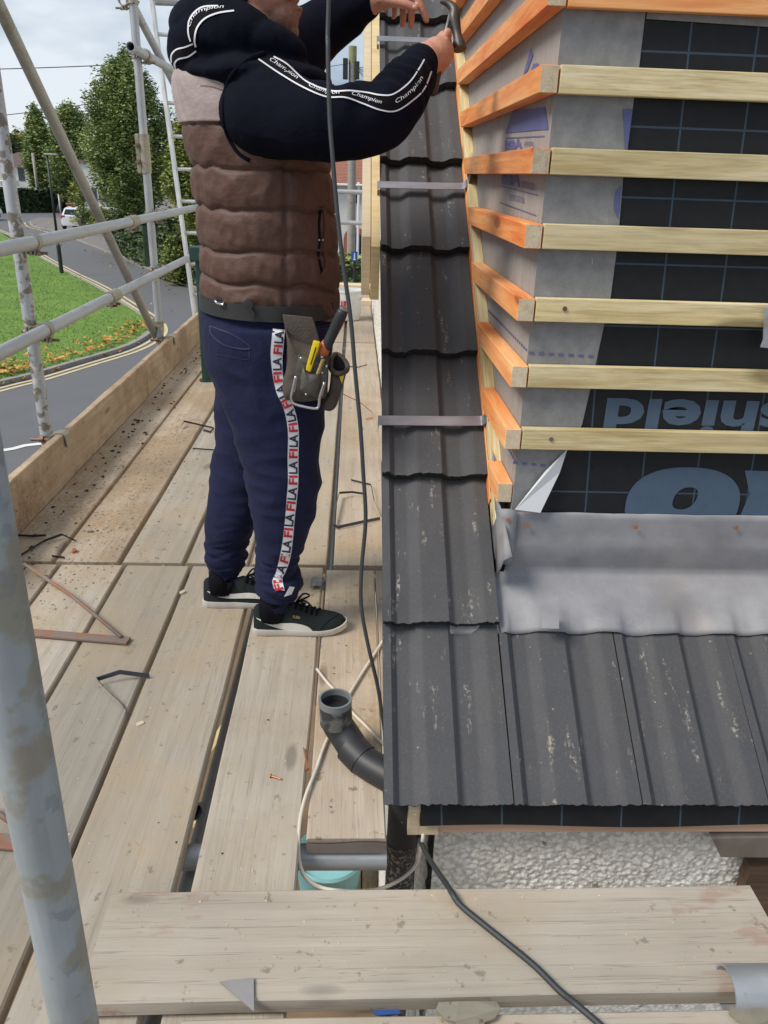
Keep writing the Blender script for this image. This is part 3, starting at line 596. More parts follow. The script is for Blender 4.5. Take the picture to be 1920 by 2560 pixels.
# ---- tiles
GA = .441; TL = .50
PROF = [(0, 0), (.020, 0), (.036, -.016), (.070, -.016), (.101, 0), (.170, 0), (.188, -.016), (.229, -.016), (.266, 0), (.300, 0)]
def tz(x):
    for (a, b), (c, d) in zip(PROF, PROF[1:]):
        if x <= c: t = (x-a)/(c-a); t = t*.6+.4*t*t*(3-2*t); return b+(d-b)*t
    return 0
def make_tile(name, X0, s0, label, group, seed, L=TL, W=.2965):
    rr = random.Random(seed); nx, ny = 60, 7; m = MB(); th = .027; sd = rr.random()*90
    ed = [.0035*mnoise.noise(V((i*.35+sd, 1, 0)))+.003*mnoise.noise(V((i*1.1+sd, 5, 0))) for i in range(nx+1)]
    Z = lambda x, y: tz(x) - .034*y/GA
    top = [[(W*i/nx, (L*j/ny if j else ed[i]), Z(.3*i/nx, L*j/ny)+(-.001 if j == 0 else 0)) for i in range(nx+1)] for j in range(ny+1)]
    top.insert(1, [(W*i/nx, .006+ed[i]*.4, Z(.3*i/nx, .006)) for i in range(nx+1)])
    n = nx+1; vs = [p for r in top for p in r]; m.add(vs, [(j*n+i, j*n+i+1, (j+1)*n+i+1, (j+1)*n+i) for j in range(len(top)-1) for i in range(nx)])
    bot = [[(x, y+.003, z-th) for x, y, z in r] for r in (top[0], top[-1])]; vb = [p for r in bot for p in r]
    m.add(vb, [(i, n+i, n+i+1, i+1) for i in range(nx)])
    for xi in (0, nx):
        m.add([r[xi] for r in top] + [(r[xi][0], r[xi][1]+.003, r[xi][2]-th) for r in top], [(j, j+1, len(top)+j+1, len(top)+j) for j in range(len(top)-1)])
    m.mi = 1; rows = 4; fr = []
    for k_ in range(rows+1):
        t = k_/rows; fr.append([(top[0][i][0], top[0][i][1]+.003*t+(.004*mnoise.noise(V((i*.5+sd, k_*2.3, 7))) if 0 < k_ < rows else 0), top[0][i][2]-th*t + (.002*mnoise.noise(V((i*.8+sd, 3, k_))) if k_ == rows else 0)) for i in range(n)])
    m.add([p for r in fr for p in r], [(k_*n+i, k_*n+i+1, (k_+1)*n+i+1, (k_+1)*n+i) for k_ in range(rows) for i in range(nx)])
    o = m.build(name, None, None, smooth=True, loc=(0, 0, 0), mats=[M['tile'], M['tile_edge']], auto=32)
    b = roof(X0, s0, 0); tl = rr.uniform(-.004, .004)
    place(o, Matrix(((1, RU.x, RN.x, b.x), (0, RU.y, RN.y, b.y), (0, RU.z, RN.z, b.z), (0, 0, 0, 1))) @ Matrix.Rotation(tl, 4, 'Z'))
    return tag(o, label, 'roof tile', group)
cols_ = ['at the eaves corner, above the downpipe', 'just above the corner tile, overlapping the lead flashing', 'below the lowest metal strap', 'third tile up from the corner, above the lowest strap', 'fourth tile up the verge', 'fifth tile up the verge, under the middle strap', 'under the elbow of the man', 'behind the fist with the hammer', 'at the top edge of the picture']
cols_[2] = 'second above the corner tile, crossed by the lowest metal strap'
for k_ in range(9):
    make_tile('roof_tile', XV, GA*k_ , 'dark concrete verge tile ' + cols_[k_], 'tiles of the verge column', 20+k_)
for k_ in range(1, 5):
    make_tile('roof_tile', XV+.2995*k_, 0, 'dark concrete eaves tile ' + ['', 'with chalky streaks, right next to the corner tile', 'second right of the corner tile, most streaked with white', 'third right of the corner tile, cut by the picture edge', 'beyond the right edge of the picture'][k_], 'tiles of the eaves course', 40+k_, L=.46)
# ---- metal straps over the verge tiles
for (x, y, lb) in ((950, 1052, 'lowest plain metal strap across the verge tiles'), (955, 463, 'middle metal strap across the verge tiles'), (955, 98, 'upper metal strap across the verge tiles, behind the fist')):
    s = (RP(x, y, .006)-RE).dot(RU); m = MB(); pr = [(XV-.012, -.03), (XV-.010, .003), (XV+.003, .007), (XV+.15, .006), (XV+.27, .007), (XV+.292, .012), (XV+.302, .03), (XV+.306, .062)]
    pr = [(p.x, p.y) for p in smooth_path([V((a, b, 0)) for a, b in pr], 4)]
    hw = .0165; m.loft([[roof(x_, s-hw+.012*(x_-XV)*1.5, n_), roof(x_, s+hw+.012*(x_-XV)*1.5, n_), roof(x_+.0006, s+hw+.012*(x_-XV)*1.5, n_+.0022), roof(x_+.0006, s-hw+.012*(x_-XV)*1.5, n_+.0022)] for x_, n_ in pr])
    tag(m.build('metal_strap', M['strapmetal'], smooth=True, auto=40), lb, 'strap', 'metal straps over the tiles')
# ---- lead flashing
t = thing('lead_flashing', 'grey lead flashing dressed over the eaves tiles below the dormer', 'flashing', RP(1500, 1400))
sF = (RP(1500, 1390, 0)-RE).dot(RU); sA = (RP(1500, 1573, 0)-RE).dot(RU); yF = roof(0, sF).y; m = MB(); nx = 150
zU = P(1600, 1290, Y=YW-.012).z; xl = .30
prof = []
for j in range(13): prof.append(('a', sA+(sF-.03-sA)*j/12))
for j in range(1, 6): prof.append(('c', j/5))
for j in range(1, 7): prof.append(('u', j/6))
prof += [('t', .5), ('t', 1)]
rows = []
pF = roof(0, sF-.03, .004)
for ty, q_ in prof:
    row = []
    for i in range(nx+1):
        X = .262+(2.2-.262)*i/nx; wob = .0015*mnoise.noise(V((X*6, 1, q_*2)))+.0006*mnoise.noise(V((X*23, 7, q_*3)))
        ph = (X-XV) % .2995; trough = -tz(ph)/.016
        if ty == 'a':
            k_ = max(0, 1-(q_-sA)/.13); edge = .010*math.sin(X*29)*.25*k_
            bulge = (1-trough)*.011*k_*math.exp(-((q_-sA-.03)/.05)**2); p = roof(X, q_ + (.007*mnoise.noise(V((X*7, 3, 0))) if q_ == sA else 0), (.0045 if X > XR+.01 else -.001) - .012*trough*(k_**2) - .034*(q_/GA) + (bulge + wob if X > XR+.01 else .2*wob))
            if q_ == sA: p = p - RN*.003
        elif ty == 'c':
            p0 = roof(X, sF-.03, .0045-.034*((sF-.03)/GA)); p2 = V((X, YW-.013, roof(0, sF, 0).z+.04)); pm = V((X, YW-.012, roof(0, sF, 0).z+.002)); p = p0*(1-q_)**2+pm*2*q_*(1-q_)+p2*q_*q_ + V((0, -wob, 0))
        elif ty == 'u': z0 = roof(0, sF, 0).z+.04; p = V((X, YW-.013-wob*1.2+.002, z0+(zU-z0)*q_+wob*2*q_))
        else: p = V((X, YW-.013+.012*q_, zU+.004*math.sin(q_*3.1)+wob*2))
        if X < XC+.012 and ty != 'a': p.x = XC+.012-.02*(1-i/ nx) if False else p.x
        row.append(p)
    rows.append(row)
# the upstand stops at the dormer corner, the apron runs on under the verge tile
na = 13; n = nx+1
i0 = next(i for i in range(nx+1) if .262+(2.2-.262)*i/nx > XC-.012)
fs = []
for j in range(len(rows)-1):
    for i in range(nx):
        if j >= na-1 and i < i0: continue
        if i < i0-9 and j > 4: continue
        fs.append((j*n+i, j*n+i+1, (j+1)*n+i+1, (j+1)*n+i))
m.add([p for r in rows for p in r], fs); ap = m.build('apron', M['lead'], t, smooth=True)
sm = ap.modifiers.new('thick', 'SOLIDIFY'); sm.thickness = .0025; sm.offset = -1
# corner piece climbing beside the tile column
m = MB(); rows = []
for j in range(13):
    u = j/12; s = sF-.06+u*.40; hN = .085*(1-u)**.55+.004
    rows.append([roof(XR+.004+.004*math.sin(u*5), s, -.01), roof(XR+.007, s+.004, hN*.45), roof(XR+.009+.006*math.sin(u*7), s+.01, hN*.8), roof(XR+.013+.012*(1-u)**3, s+.012, hN+.004), roof(XR+.016+.018*(1-u)**3, s+.012, hN*.9)])
m.add([p for r in rows for p in r], [(j*5+i, j*5+i+1, (j+1)*5+i+1, (j+1)*5+i) for j in range(12) for i in range(4)]); o = m.build('side_upstand', M['lead'], t, smooth=True)
sm = o.modifiers.new('thick', 'SOLIDIFY'); sm.thickness = .002; sm.offset = 0
m = MB(); rows = []
zc = roof(0, sF, 0).z
for j in range(7):
    u = j/6; z = zc-.02+u*(zU-zc+.035); rows.append([V((XR+.003+.004*u, YW+.05+u*.10, z+.01)), V((XC-.028+.004*math.sin(u*4), YW-.004-.010*u, z)), V((XC-.010, YW-.020+.006*u, z)), V((XC+.012, YW-.019+.003*u, z-.004))])
m.add([p for r in rows for p in r], [(j*4+i, j*4+i+1, (j+1)*4+i+1, (j+1)*4+i) for j in range(6) for i in range(3)]); o = m.build('corner_fold', M['lead'], t, smooth=True); sm = o.modifiers.new('thick', 'SOLIDIFY'); sm.thickness = .002; sm.offset = 0
pts = [RP(x, y, .014) for x, y in ((1354, 1572), (1353, 1540), (1365, 1527), (1386, 1527), (1397, 1543), (1397, 1573))]
m = MB(); poly_slab(m, pts, RN*.003); m.build('clip', M['lead'], t)
for x, y in ((1270, 1300), (1318, 1315), (1589, 1318), (1840, 1319)):
    p = P(x, y, Y=YW-.019); m = MB(); m.tube([p, p+V((0, -.003, 0))], .0055, 12); m.build('copper_nail', M['copper'], t)
# ---- downpipe with swan neck
t = thing('downpipe', 'black downpipe with a paint flaked swan neck socket beside the eaves', 'pipe', (.12, 1.47, G))
pv = P(1003, 2130, Y=1.46);  ps = P(752+88, 1860, Y=1.60)
A_ = V((pv.x, 1.46, G)); B_ = V((pv.x, 1.46, -.02)); S0 = P(838, 1748, Y=1.60); S1 = V((S0.x+.003, 1.60, S0.z-.066))
bend = smooth_path([V((pv.x, 1.46, pv.z+.02)), B_, B_+V((-.018, .012, .042)), P(908, 1900, Y=1.535), S1+V((.022, -.012, -.034)), S1, S1+V((0, 0, .03))], 6)
m = MB(); m.tube([A_, V((pv.x, 1.46, pv.z+.022))], .037, 26); m.build('straight_pipe', M['pipe'], t, smooth=True, auto=40)
m = MB(); m.tube(bend, .0385, 26); m.build('swan_neck', M['blackplastic'], t, smooth=True, auto=40)
m = MB(); dd = (S1-B_).normalized(); mid = B_*.45+S1*.55
for q_, r_ in ((.55, .0410),): c0_ = bend[int(len(bend)*(.30+q_*.35))]; c1_ = bend[int(len(bend)*(.30+q_*.35))+1]; m.tube([c0_, c0_+(c1_-c0_).normalized()*.05], r_, 26)
m.build('collar', M['blackplastic'], t, smooth=True, auto=40)
m = MB(); m.tube([V((pv.x, 1.46, pv.z+.012)), V((pv.x, 1.46, pv.z+.045))], .0395, 26); m.build('pipe_joint', M['pipe'], t, smooth=True, auto=40)
m = MB(); m.pipe(S1+V((0, 0, -.005)), S0, .0405, .004, 30); m.build('socket', M['socket'], t, smooth=True, auto=40)
m = MB(); m.pipe(S0+V((0, 0, -.014)), S0+V((0, 0, .003)), .0412, .0052, 30); m.build('rim', M['socketgrey'], t, smooth=True, auto=40)
# ---- cables
def cable(label, pts, r, mat, flat=1.0, name='cable'):
    m = MB(); m.tube(smooth_path(pts, 6), r, 8, flat=flat); return tag(m.build(name, M[mat], smooth=True), label, 'cable')
ct = [(822, -60), (822, 0), (820, 120), (824, 289), (831, 386), (843, 530), (858, 660), (877, 800), (888, 931), (900, 1056), (908, 1180), (914, 1300), (904, 1419), (903, 1513), (919, 1607), (944, 1715), (956, 1790), (968, 1850)]
pts = [P(x, y, Y=1.93-.30*i/(len(ct)-1)) for i, (x, y) in enumerate(ct)]; pts[0] = pts[1]+V((.02, .05, .6)); pts.append(V((XV+.05, 1.60, .02)))
cable('long black cable hanging down in front of the man and the verge', pts, .0050, 'cable')
cl = [(1040, 2070, -.05, 1.44), (1052, 2105, None, 1.40), (1078, 2155, None, 1.33), (1112, 2205, None, 1.22)]
pts = [P(x, y, Y=yy) for x, y, z, yy in cl] + [P(x, y, Z=.055) for x, y in ((1127, 2228), (1150, 2262), (1210, 2312), (1280, 2368), (1340, 2418), (1400, 2478))] + [P(x, y, Z=.05) for x, y in ((1440, 2510), (1500, 2562), (1560, 2620))]
cable('black cable emerging under the fascia and lying across the cross board', pts, .0060, 'cable')
pts = [P(x, y, Z=.008) for x, y in ((792, 1672), (815, 1702), (850, 1740), (880, 1780), (915, 1815), (955, 1857), (1010, 1905))]
cable('white cable coming out of the deck gap and passing behind the socket', pts, .0042, 'whitecable')
pts = [P(x, y, Z=.008) for x, y in ((1000, 1530), (955, 1605), (910, 1675), (868, 1745), (840, 1800), (812, 1862), (790, 1925), (766, 1985))] + [P(752, 2040, Z=.0), P(746, 2100, Z=-.005), P(748, 2150, Z=-.015), P(762, 2190, Z=-.03), P(800, 2218, Z=-.05), P(860, 2228, Z=-.06), P(930, 2226, Y=1.33), P(985, 2208, Y=1.36), P(1030, 2175, Y=1.38), P(1048, 2140, Y=1.395), P(1057, 2095, Y=1.40), P(1058, 2060, Y=1.43)]
cable('white cable looping from the deck down through the open hole', pts, .0045, 'whitecable')
# ================================================================ SMALL THINGS ON THE DECK
def strap_piece(label, pts, wd=.013, mat='straptape', name='packing_strap', group='offcuts of black packing strap'):
    pts = [V(p) for p in pts]; m = MB(); rings = []
    for i, p in enumerate(pts):
        t_ = (pts[min(i+1, len(pts)-1)]-pts[max(i-1, 0)]).normalized(); up = V((0, 0, 1)) if abs(t_.z) < .8 else V((0, 1, 0)); s = t_.cross(up).normalized(); tilt = (s*.45+up*.9).normalized()
        nn = t_.cross(tilt).normalized(); rings.append([p+tilt*wd/2-nn*.0006, p+tilt*wd/2+nn*.0006, p-tilt*wd/2+nn*.0006, p-tilt*wd/2-nn*.0006])
    m.loft(rings); return tag(m.build(name, M[mat]), label, 'strap', group)
zz = lambda L_: [P(x, y, Z=z) for x, y, z in L_]
strap_piece('bent black strap on the near board, pointing at the gap', zz([(374, 1690, .008), (300, 1680, .03), (243, 1698, .02), (270, 1728, .014), (300, 1755, .008), (325, 1787, .002)]))
strap_piece('long black strap curled beside the near end of the toe board', zz([(40, 1395, .008), (110, 1352, .008), (155, 1336, .02), (190, 1352, .008)]))
strap_piece('flat black strap behind the near standard', zz([(45, 1338, .008), (85, 1340, .008), (115, 1338, .012)]))
strap_piece('short black strap lying by the brick chip', zz([(130, 1390, .008), (162, 1394, .008)]))
strap_piece('grey bent strap on the sandy board behind the far leg', zz([(452, 1068, .012), (460, 1053, .03), (500, 1062, .01), (535, 1070, .012), (526, 1080, .008), (508, 1075, .006)]))
strap_piece('straight black strap poking out left of the far leg', zz([(482, 1121, .008), (540, 1125, .008)]), .009)
strap_piece('large bent black strap loop right of the front leg', zz([(950, 1296, .01), (900, 1306, .012), (845, 1318, .012), (834, 1312, .02), (838, 1270, .03), (848, 1232, .03), (880, 1230, .02), (915, 1235, .012)]))
strap_piece('small black strap end against the verge', zz([(878, 1200, .012), (928, 1212, .02), (935, 1250, .02), (952, 1290, .01)]))
strap_piece('thin black strap tip behind the pouch', zz([(865, 916, .008), (895, 918, .008), (918, 912, .02)]), .009)
strap_piece('rust coloured strip curling on the board by the wall', zz([(858, 985, .01), (900, 1005, .015), (930, 1030, .02), (932, 1045, .012), (914, 1048, .008)]), .010, 'copper')
# rusty bracket
t = thing('rusty_bracket', 'rusty flat steel bracket with a thin welded rod lying across two boards', 'bracket', P(290, 1600, Z=0))
o = beam('flat_bar', P(-60, 1573, Z=.004), P(322, 1605, Z=.004), .036, .008, M['rust'], parent=t)
m = MB(); m.tube([P(303, 1592, Z=.016), P(180, 1490, Z=.03), P(60, 1410, Z=.05)], .0062, 10); m.build('rod', M['rust'], t, smooth=True)
t = thing('rusty_angle', 'second rusty bracket at the left edge below the first', 'bracket', P(10, 2090, Z=0))
beam('flat_bar', P(-120, 2095, Z=.004), P(60, 2112, Z=.004), .04, .007, M['rust'], parent=t)
m = MB(); m.tube([P(38, 2062, Z=.02), P(-40, 2010, Z=.03)], .0065, 10); m.build('rod', M['rust'], t, smooth=True)
def chip(name, label, cat, p, r, mat, seed, sq=(1, .8, .6), group=None):
    rr = random.Random(seed); bm = bmesh.new(); bmesh.ops.create_icosphere(bm, subdivisions=2, radius=1); sd = rr.random()*99
    m = MB(); vs = []
    for v in bm.verts:
        c = v.co.copy(); c *= 1+.45*mnoise.noise(c*1.1+V((sd, 0, 0))); c = V((max(-.75, min(.8, c.x)), max(-.7, min(.7, c.y)), max(-.6, min(.6, c.z)))); vs.append(V((c.x*sq[0], c.y*sq[1], c.z*sq[2]))*r)
    fs = [tuple(v.index for v in f.verts) for f in bm.faces]; bm.free()
    rot = Matrix.Rotation(rr.random()*6, 3, 'Z'); m.add([V(p)+V((0, 0, r*sq[2]*.6))+rot @ v for v in vs], fs); return tag(m.build(name, M[mat]), label, cat, group)
chip('brick_chip', 'red brick chip beside the joint of the boards', 'stone', P(186, 1380, Z=0), .016, 'brick', 1)
chip('timber_chip', 'yellow triangular timber chip beside the gap behind the heel', 'wood chip', P(457, 1483, Z=0), .013, 'palewood', 2, (.7, 1.2, .5))
chip('mortar_lump', 'grey mortar lump near the left board joint', 'stone', P(225, 1330, Z=0), .014, 'grit', 3)
chip('wood_plug', 'pale chip of wood on the board left of the wide gap', 'wood chip', P(350, 1810, Z=0), .010, 'palewood', 4, (1.3, .9, .3))
# lead offcut
pts = [P(x, y, Z=.0505) for x, y in ((549, 2456), (634, 2446), (635, 2530))]; m = MB(); poly_slab(m, pts, (0, 0, .0025)); tag(m.build('lead_offcut', M['lead']), 'triangular lead offcut lying on the front edge of the cross board', 'offcut')
pts = [P(x, y, Z=.012) for x, y in ((930, 2530), (998, 2517), (1000, 2536), (940, 2540))]; m = MB(); poly_slab(m, pts, (0, 0, .002)); tag(m.build('blue_scrap', M['blue']), 'blue plastic scrap in the slot before the front board', 'scrap')
for i, ((x0, y0), (x1, y1), lb) in enumerate((((759, 1870), (769, 1922), 'longer copper nail lying beside the deck gap'), ((676, 1939), (702, 1947), 'shorter copper nail lying on the board under the front shoe'))):
    a, b = P(x0, y0, Z=.005), P(x1, y1, Z=.005); m = MB(); m.tube([a, b], .0022, 8); d_ = (b-a).normalized(); q_ = b if i == 0 else a; m.tube([q_, q_+d_*.002], .0052, 10); tag(m.build('copper_nail', M['copper']), lb, 'nail', 'loose copper nails')
pts = [(768, 1471), (790, 1461), (810, 1443), (808, 1478)]
t = MB(); rows = []
for i in range(9):
    a = -1.2+2.4*i/8; rows.append([P(792, 1466, Z=0)+V((.022*math.sin(a), -.03, .018*math.cos(a)+.004)), P(792, 1466, Z=0)+V((.022*math.sin(a), .035, .018*math.cos(a)+.004))])
t.add([p for r in rows for p in r], [(i*2, i*2+1, i*2+3, i*2+2) for i in range(8)]); o = t.build('pipe_offcut', M['socketgrey'], smooth=True); sm = o.modifiers.new('t', 'SOLIDIFY'); sm.thickness = .003
tag(o, 'curved grey offcut of plastic lying beside the toe of the front shoe', 'offcut')
# bucket at the far end
bp = P(870, 798, Z=0); t = thing('bucket', 'white plastic bucket at the far end of the deck', 'bucket', bp)
m = MB(); m.lathe([(.001, .004), (.118, .004), (.125, .02), (.142, .27), (.150, .275), (.150, .295), (.144, .297), (.139, .275), (.120, .03), (.001, .025)], 32, Matrix.Translation(bp)); m.build('tub', M['white'], t, smooth=True, auto=40)
m = MB(); m.box(bp+V((-.045, -.146, .09)), bp+V((-.02, -.139, .2))); m.box(bp+V((-.07, -.142, .12)), bp+V((-.055, -.135, .2))); m.build('print', M['red'], t)
m = MB(); m.tube([bp+V((.148*math.cos(a), .148*math.sin(a)*.35-.12, .27-.10*math.sin(a))) for a in [math.pi*i/12 for i in range(13)]], .003, 6); m.build('handle', M['chrome'], t)
# right-hand bits
pts = [P(x, y, Y=1.40) for x, y in ((1780, 2097), (1960, 2094), (1960, 2144), (1802, 2143))]; m = MB(); poly_slab(m, pts, (0, .05, .006)); tag(m.build('old_slate', plain('old_slate', (.16, .135, .11), .9, var=.4, sc=14)), 'dirty old strip of slate under the fascia at the right edge', 'slate')
m = MB(); a = P(1875, 2160, Y=1.44); m.box((a.x-.01, 1.42, a.z-.2), (a.x+.25, 1.455, a.z+.01)); tag(m.build('old_timber', wood('old_dark_timber', ((.05, .03, .018), (.10, .06, .035), (.15, .10, .06)))), 'dark brown rotten timber in the hole at the right edge', 'timber')
m = MB(); a = P(1870, 2485, Z=.05); rr_ = .034
m.pipe((a.x-.035, .925, .045), (a.x+.18, .925, .045), rr_+.008, .004, 22); o = m.build('board_clamp', M['galv'], smooth=True, auto=40); tag(o, 'shiny galvanised clamp gripping the cross board at the right edge', 'clamp')
for x, y, lb in ((1172, 2535, 'zinc board clip on the front board, near the middle'), (1905, 2545, 'zinc board clip on the front board, at the right corner')):
    a = P(x, y, Z=.046); m = MB(); w_ = .056
    prof = [(-w_, .0), (-w_*.75, -.018), (-w_*.45, -.024), (-.012, -.045), (.012, -.045), (w_*.45, -.024), (w_*.75, -.018), (w_, 0), (w_*.9, .012), (.3*w_, .010), (-.3*w_, .010), (-w_*.9, .012)]
    poly_slab(m, [a+V((q_[0], q_[1]+.006, .008*(1-abs(q_[0])/w_))) for q_ in prof], (0, 0, .004)); tag(m.build('board_clip', M['coupler'], bevel=0), lb, 'clip', 'zinc clips on the front board')
# ---- litter: stuff
def litter(name, label, mat, n, gen, seed, smin, smax, flat=.5, group=None):
    rr = random.Random(seed); m = MB()
    for _ in range(n):
        p = gen(rr); 
        if p is None: continue
        s = smin+(smax-smin)*rr.random()**2.5; R_ = Matrix.Rotation(rr.random()*6.28, 3, 'Z') @ Matrix.Rotation(rr.random()*.6, 3, 'X')
        k_ = [V((rr.uniform(.5, 1), rr.uniform(-.3, .3), 0)), V((rr.uniform(-.3, .3), rr.uniform(.5, 1), 0)), V((-rr.uniform(.5, 1), rr.uniform(-.3, .3), 0)), V((rr.uniform(-.3, .3), -rr.uniform(.5, 1), 0)), V((rr.uniform(-.2, .2), 0, flat)), V((0, 0, -flat*.6))]
        m.add([V(p)+V((0, 0, s*flat*.4))+R_ @ (v*s) for v in k_], [(0,1,4), (1,2,4), (2,3,4), (3,0,4), (1,0,5), (2,1,5), (3,2,5), (0,3,5)])
    return tag(m.build(name, M[mat]), label, 'debris', None, 'stuff')
GAPS = (-1.190, -1.072, -.833, -.590, -.334, -.094); GAPF = (-1.104, -.859, -.620, -.378, -.075)
def ongap(x, y):
    if y < JY and any(abs(x-g) < (.02 if g == -.334 else .009) for g in GAPS): return True
    return y >= JY and any(abs(x-g) < .009 for g in GAPF)
def soil(r):
    y = 2.4+4.6*r.random()**1.2; x = -1.29+abs(r.gauss(0, .10)); return None if ongap(x, y) else V((x, y, 0))
def grit(r):
    y = r.uniform(2.3, 4.6); x = r.gauss(-1.02, .13); return None if ongap(x, y) or x < -1.29 else V((x, y, 0))
def dust(r):
    y = r.uniform(1.1, 4.5); x = r.uniform(-1.28, .17); return None if ongap(x, y) or (y < 1.33 and x > -.1) or mnoise.noise(V((x*3, y*1.6, 3))) < .05 else V((x, y, 0))
litter('soil_crumbs', 'dark soil crumbs scattered along the toe board', 'mud', 300, soil, 1, .003, .017)
litter('grit', 'grey and tan grit scattered on the sandy boards', 'grit', 1700, grit, 2, .0016, .008)
litter('sawdust', 'sawdust and tiny wood crumbs on the deck boards', 'sawdust', 2600, dust, 3, .0014, .0045, .3)
litter('cross_board_crumbs', 'pale crumbs on the cross board', 'splint', 90, lambda r: V((r.uniform(-.4, .75), r.uniform(.93, 1.13), .047)), 4, .0014, .004, .3)
litter('wood_chips', 'pale wood chips and shavings on the near boards', 'splint', 110, lambda r: (lambda x, y: None if ongap(x, y) or (y < 1.33 and x > -.1) else V((x, y, 0)))(r.uniform(-1.2, .05), r.uniform(1.15, 2.9)), 6, .002, .006, .25)
litter('dark_flecks', 'dark crumbs on the near boards', 'mud', 130, lambda r: (lambda x, y: None if ongap(x, y) or (y < 1.33 and x > -.1) else V((x, y, 0)))(r.uniform(-1.25, .05), r.uniform(1.2, 3.2)), 7, .0012, .006, .4)
def tilecr(r): 
    k_ = r.choice((0, 1, 1, 2, 2, 3, 3)); x = XV+.2995*k_+r.choice((.085, .245))+r.gauss(0, .009); s = r.random()**.8*.40; return roof(x, s, tz((x-XV) % .2995)-.034*s/GA-.001)
litter('tile_crumbs', 'pale mortar crumbs lying in the troughs of the eaves tiles', 'sawdust', 420, tilecr, 5, .0008, .0035, .3)
# ================================================================ STREET
def sheet(name, pts, z, mat, label=None, thick=0, kind='structure'):
    m = MB(); ps = [V((p[0], p[1], z)) for p in pts]
    if thick: poly_slab(m, ps, (0, 0, -thick))
    else: m.add(ps, [tuple(range(len(ps)))])
    o = m.build(name, M[mat] if isinstance(mat, str) else mat, loc=(0, 0, z)); o['kind'] = kind
    return o
def gp_(L_): return [P(x, y, Z=G) for x, y in L_]
sheet('ground', [(-900, -60), (900, -60), (900, 1500), (-900, 1500)], G-.06, 'pave')
sheet('road', [(-150, 5), (45, 5), (45, 55), (-8, 88), (-150, 88)], G, 'asphalt')
sheet('yard', [(-2.4, -6), (6, -6), (6, 14), (-2.4, 14)], G+.004, M.setdefault('dirt', plain('yard_dirt', (.17, .12, .075), .95, var=.4, sc=3)))
gr = gp_([(-500, 1110), (-150, 1000), (0, 960), (60, 946), (116, 930), (200, 905), (285, 880), (330, 862), (362, 842), (372, 826), (366, 808), (345, 790), (310, 768), (270, 741), (220, 712), (162, 683), (100, 648), (60, 622), (31, 604), (0, 583), (-200, 500)])
GZ = G+.09
sheet('grass_verge', [(p.x, p.y) for p in gr], GZ, 'lawn', thick=.12)
def offset(pl_, d):
    out = []
    for i, p in enumerate(pl_):
        t = (pl_[min(i+1, len(pl_)-1)]-pl_[max(i-1, 0)]); t.z = 0; t.normalize(); out.append(p+V((t.y, -t.x, 0))*d)
    return out
edge = smooth_path(gr, 4)
def ribbon(name, pl_, d0, d1, z, mat, kind='structure', thick=0):
    a, b = offset(pl_, d0), offset(pl_, d1); m = MB(); n = len(a); vs = [V((p.x, p.y, z)) for p in a+b]
    m.add(vs, [(i, i+1, n+i+1, n+i) for i in range(n-1)])
    if thick: m.add([V((p.x, p.y, z-k_*thick)) for p in b for k_ in (0, 1)], [(2*i, 2*i+1, 2*i+3, 2*i+2) for i in range(n-1)])
    o = m.build(name, M[mat], loc=(0, 0, z)); o['kind'] = kind; return o
ribbon('kerb', edge, -.02, .13, GZ+.005, 'kerb', thick=.12)
ribbon('yellow_line', edge, .24, .34, G+.008, 'yellow'); ribbon('yellow_line', edge, .44, .54, G+.008, 'yellow')
pv_ = gp_([(72, 556), (82, 568), (135, 582), (220, 615), (312, 650), (359, 672), (474, 719), (620, 795), (900, 930)])
sheet('pavement', [(p.x, p.y) for p in pv_] + [(12, 24), (30, 60), (-14, 84), (-27, 72)], G+.09, 'pave', thick=.1)
pe_ = smooth_path(pv_, 4); ribbon('kerb', pe_, -.15, .0, G+.096, 'kerb', thick=.12)
ribbon('yellow_line', pe_[:10], .25, .35, G+.008, 'yellow')
wl = gp_([(-20, 1128), (30, 1120), (60, 1112), (112, 1106)]); ribbon('road_marking', wl, 0, .13, G+.009, M and 'render')
# leaves and grass blades
def inpoly(x, y, pg):
    c = False; j = len(pg)-1
    for i in range(len(pg)):
        if (pg[i].y > y) != (pg[j].y > y) and x < (pg[j].x-pg[i].x)*(y-pg[i].y)/(pg[j].y-pg[i].y)+pg[i].x: c = not c
        j = i
    return c
rr = random.Random(11); m = MB()
for _ in range(38000):
    y = 15.5+30*rr.random()**1.6; x = rr.uniform(-24, -5.2)
    if not inpoly(x, y, gr): continue
    h = rr.uniform(.03, .085); a = rr.random()*6.28; dx_, dy_ = math.cos(a)*.012, math.sin(a)*.012; lx, ly = rr.gauss(0, .04), rr.gauss(0, .04)
    m.add([(x-dx_, y-dy_, GZ), (x+dx_, y+dy_, GZ), (x+lx, y+ly, GZ+h)], [(0, 1, 2)])
tag(m.build('grass', M['blade'], loc=(0, 0, GZ)), 'short bright green grass on the corner verge', 'grass', None, 'stuff')
m = MB(); L_ = [p for p in edge if -9.5 < p.x < -4.8 and p.y < 24]
def leafq(x, y, z, s):
    R_ = Matrix.Rotation(rr.random()*6.28, 3, 'Z') @ Matrix.Rotation(rr.uniform(-.7, .7), 3, 'X') @ Matrix.Rotation(rr.uniform(-.5, .5), 3, 'Y')
    m.add([V((x, y, z))+R_ @ V(v)*s for v in ((-.5, 0, 0), (-.1, -.4, .05), (.5, 0, .1), (-.1, .4, .05))], [(0, 1, 2, 3)])
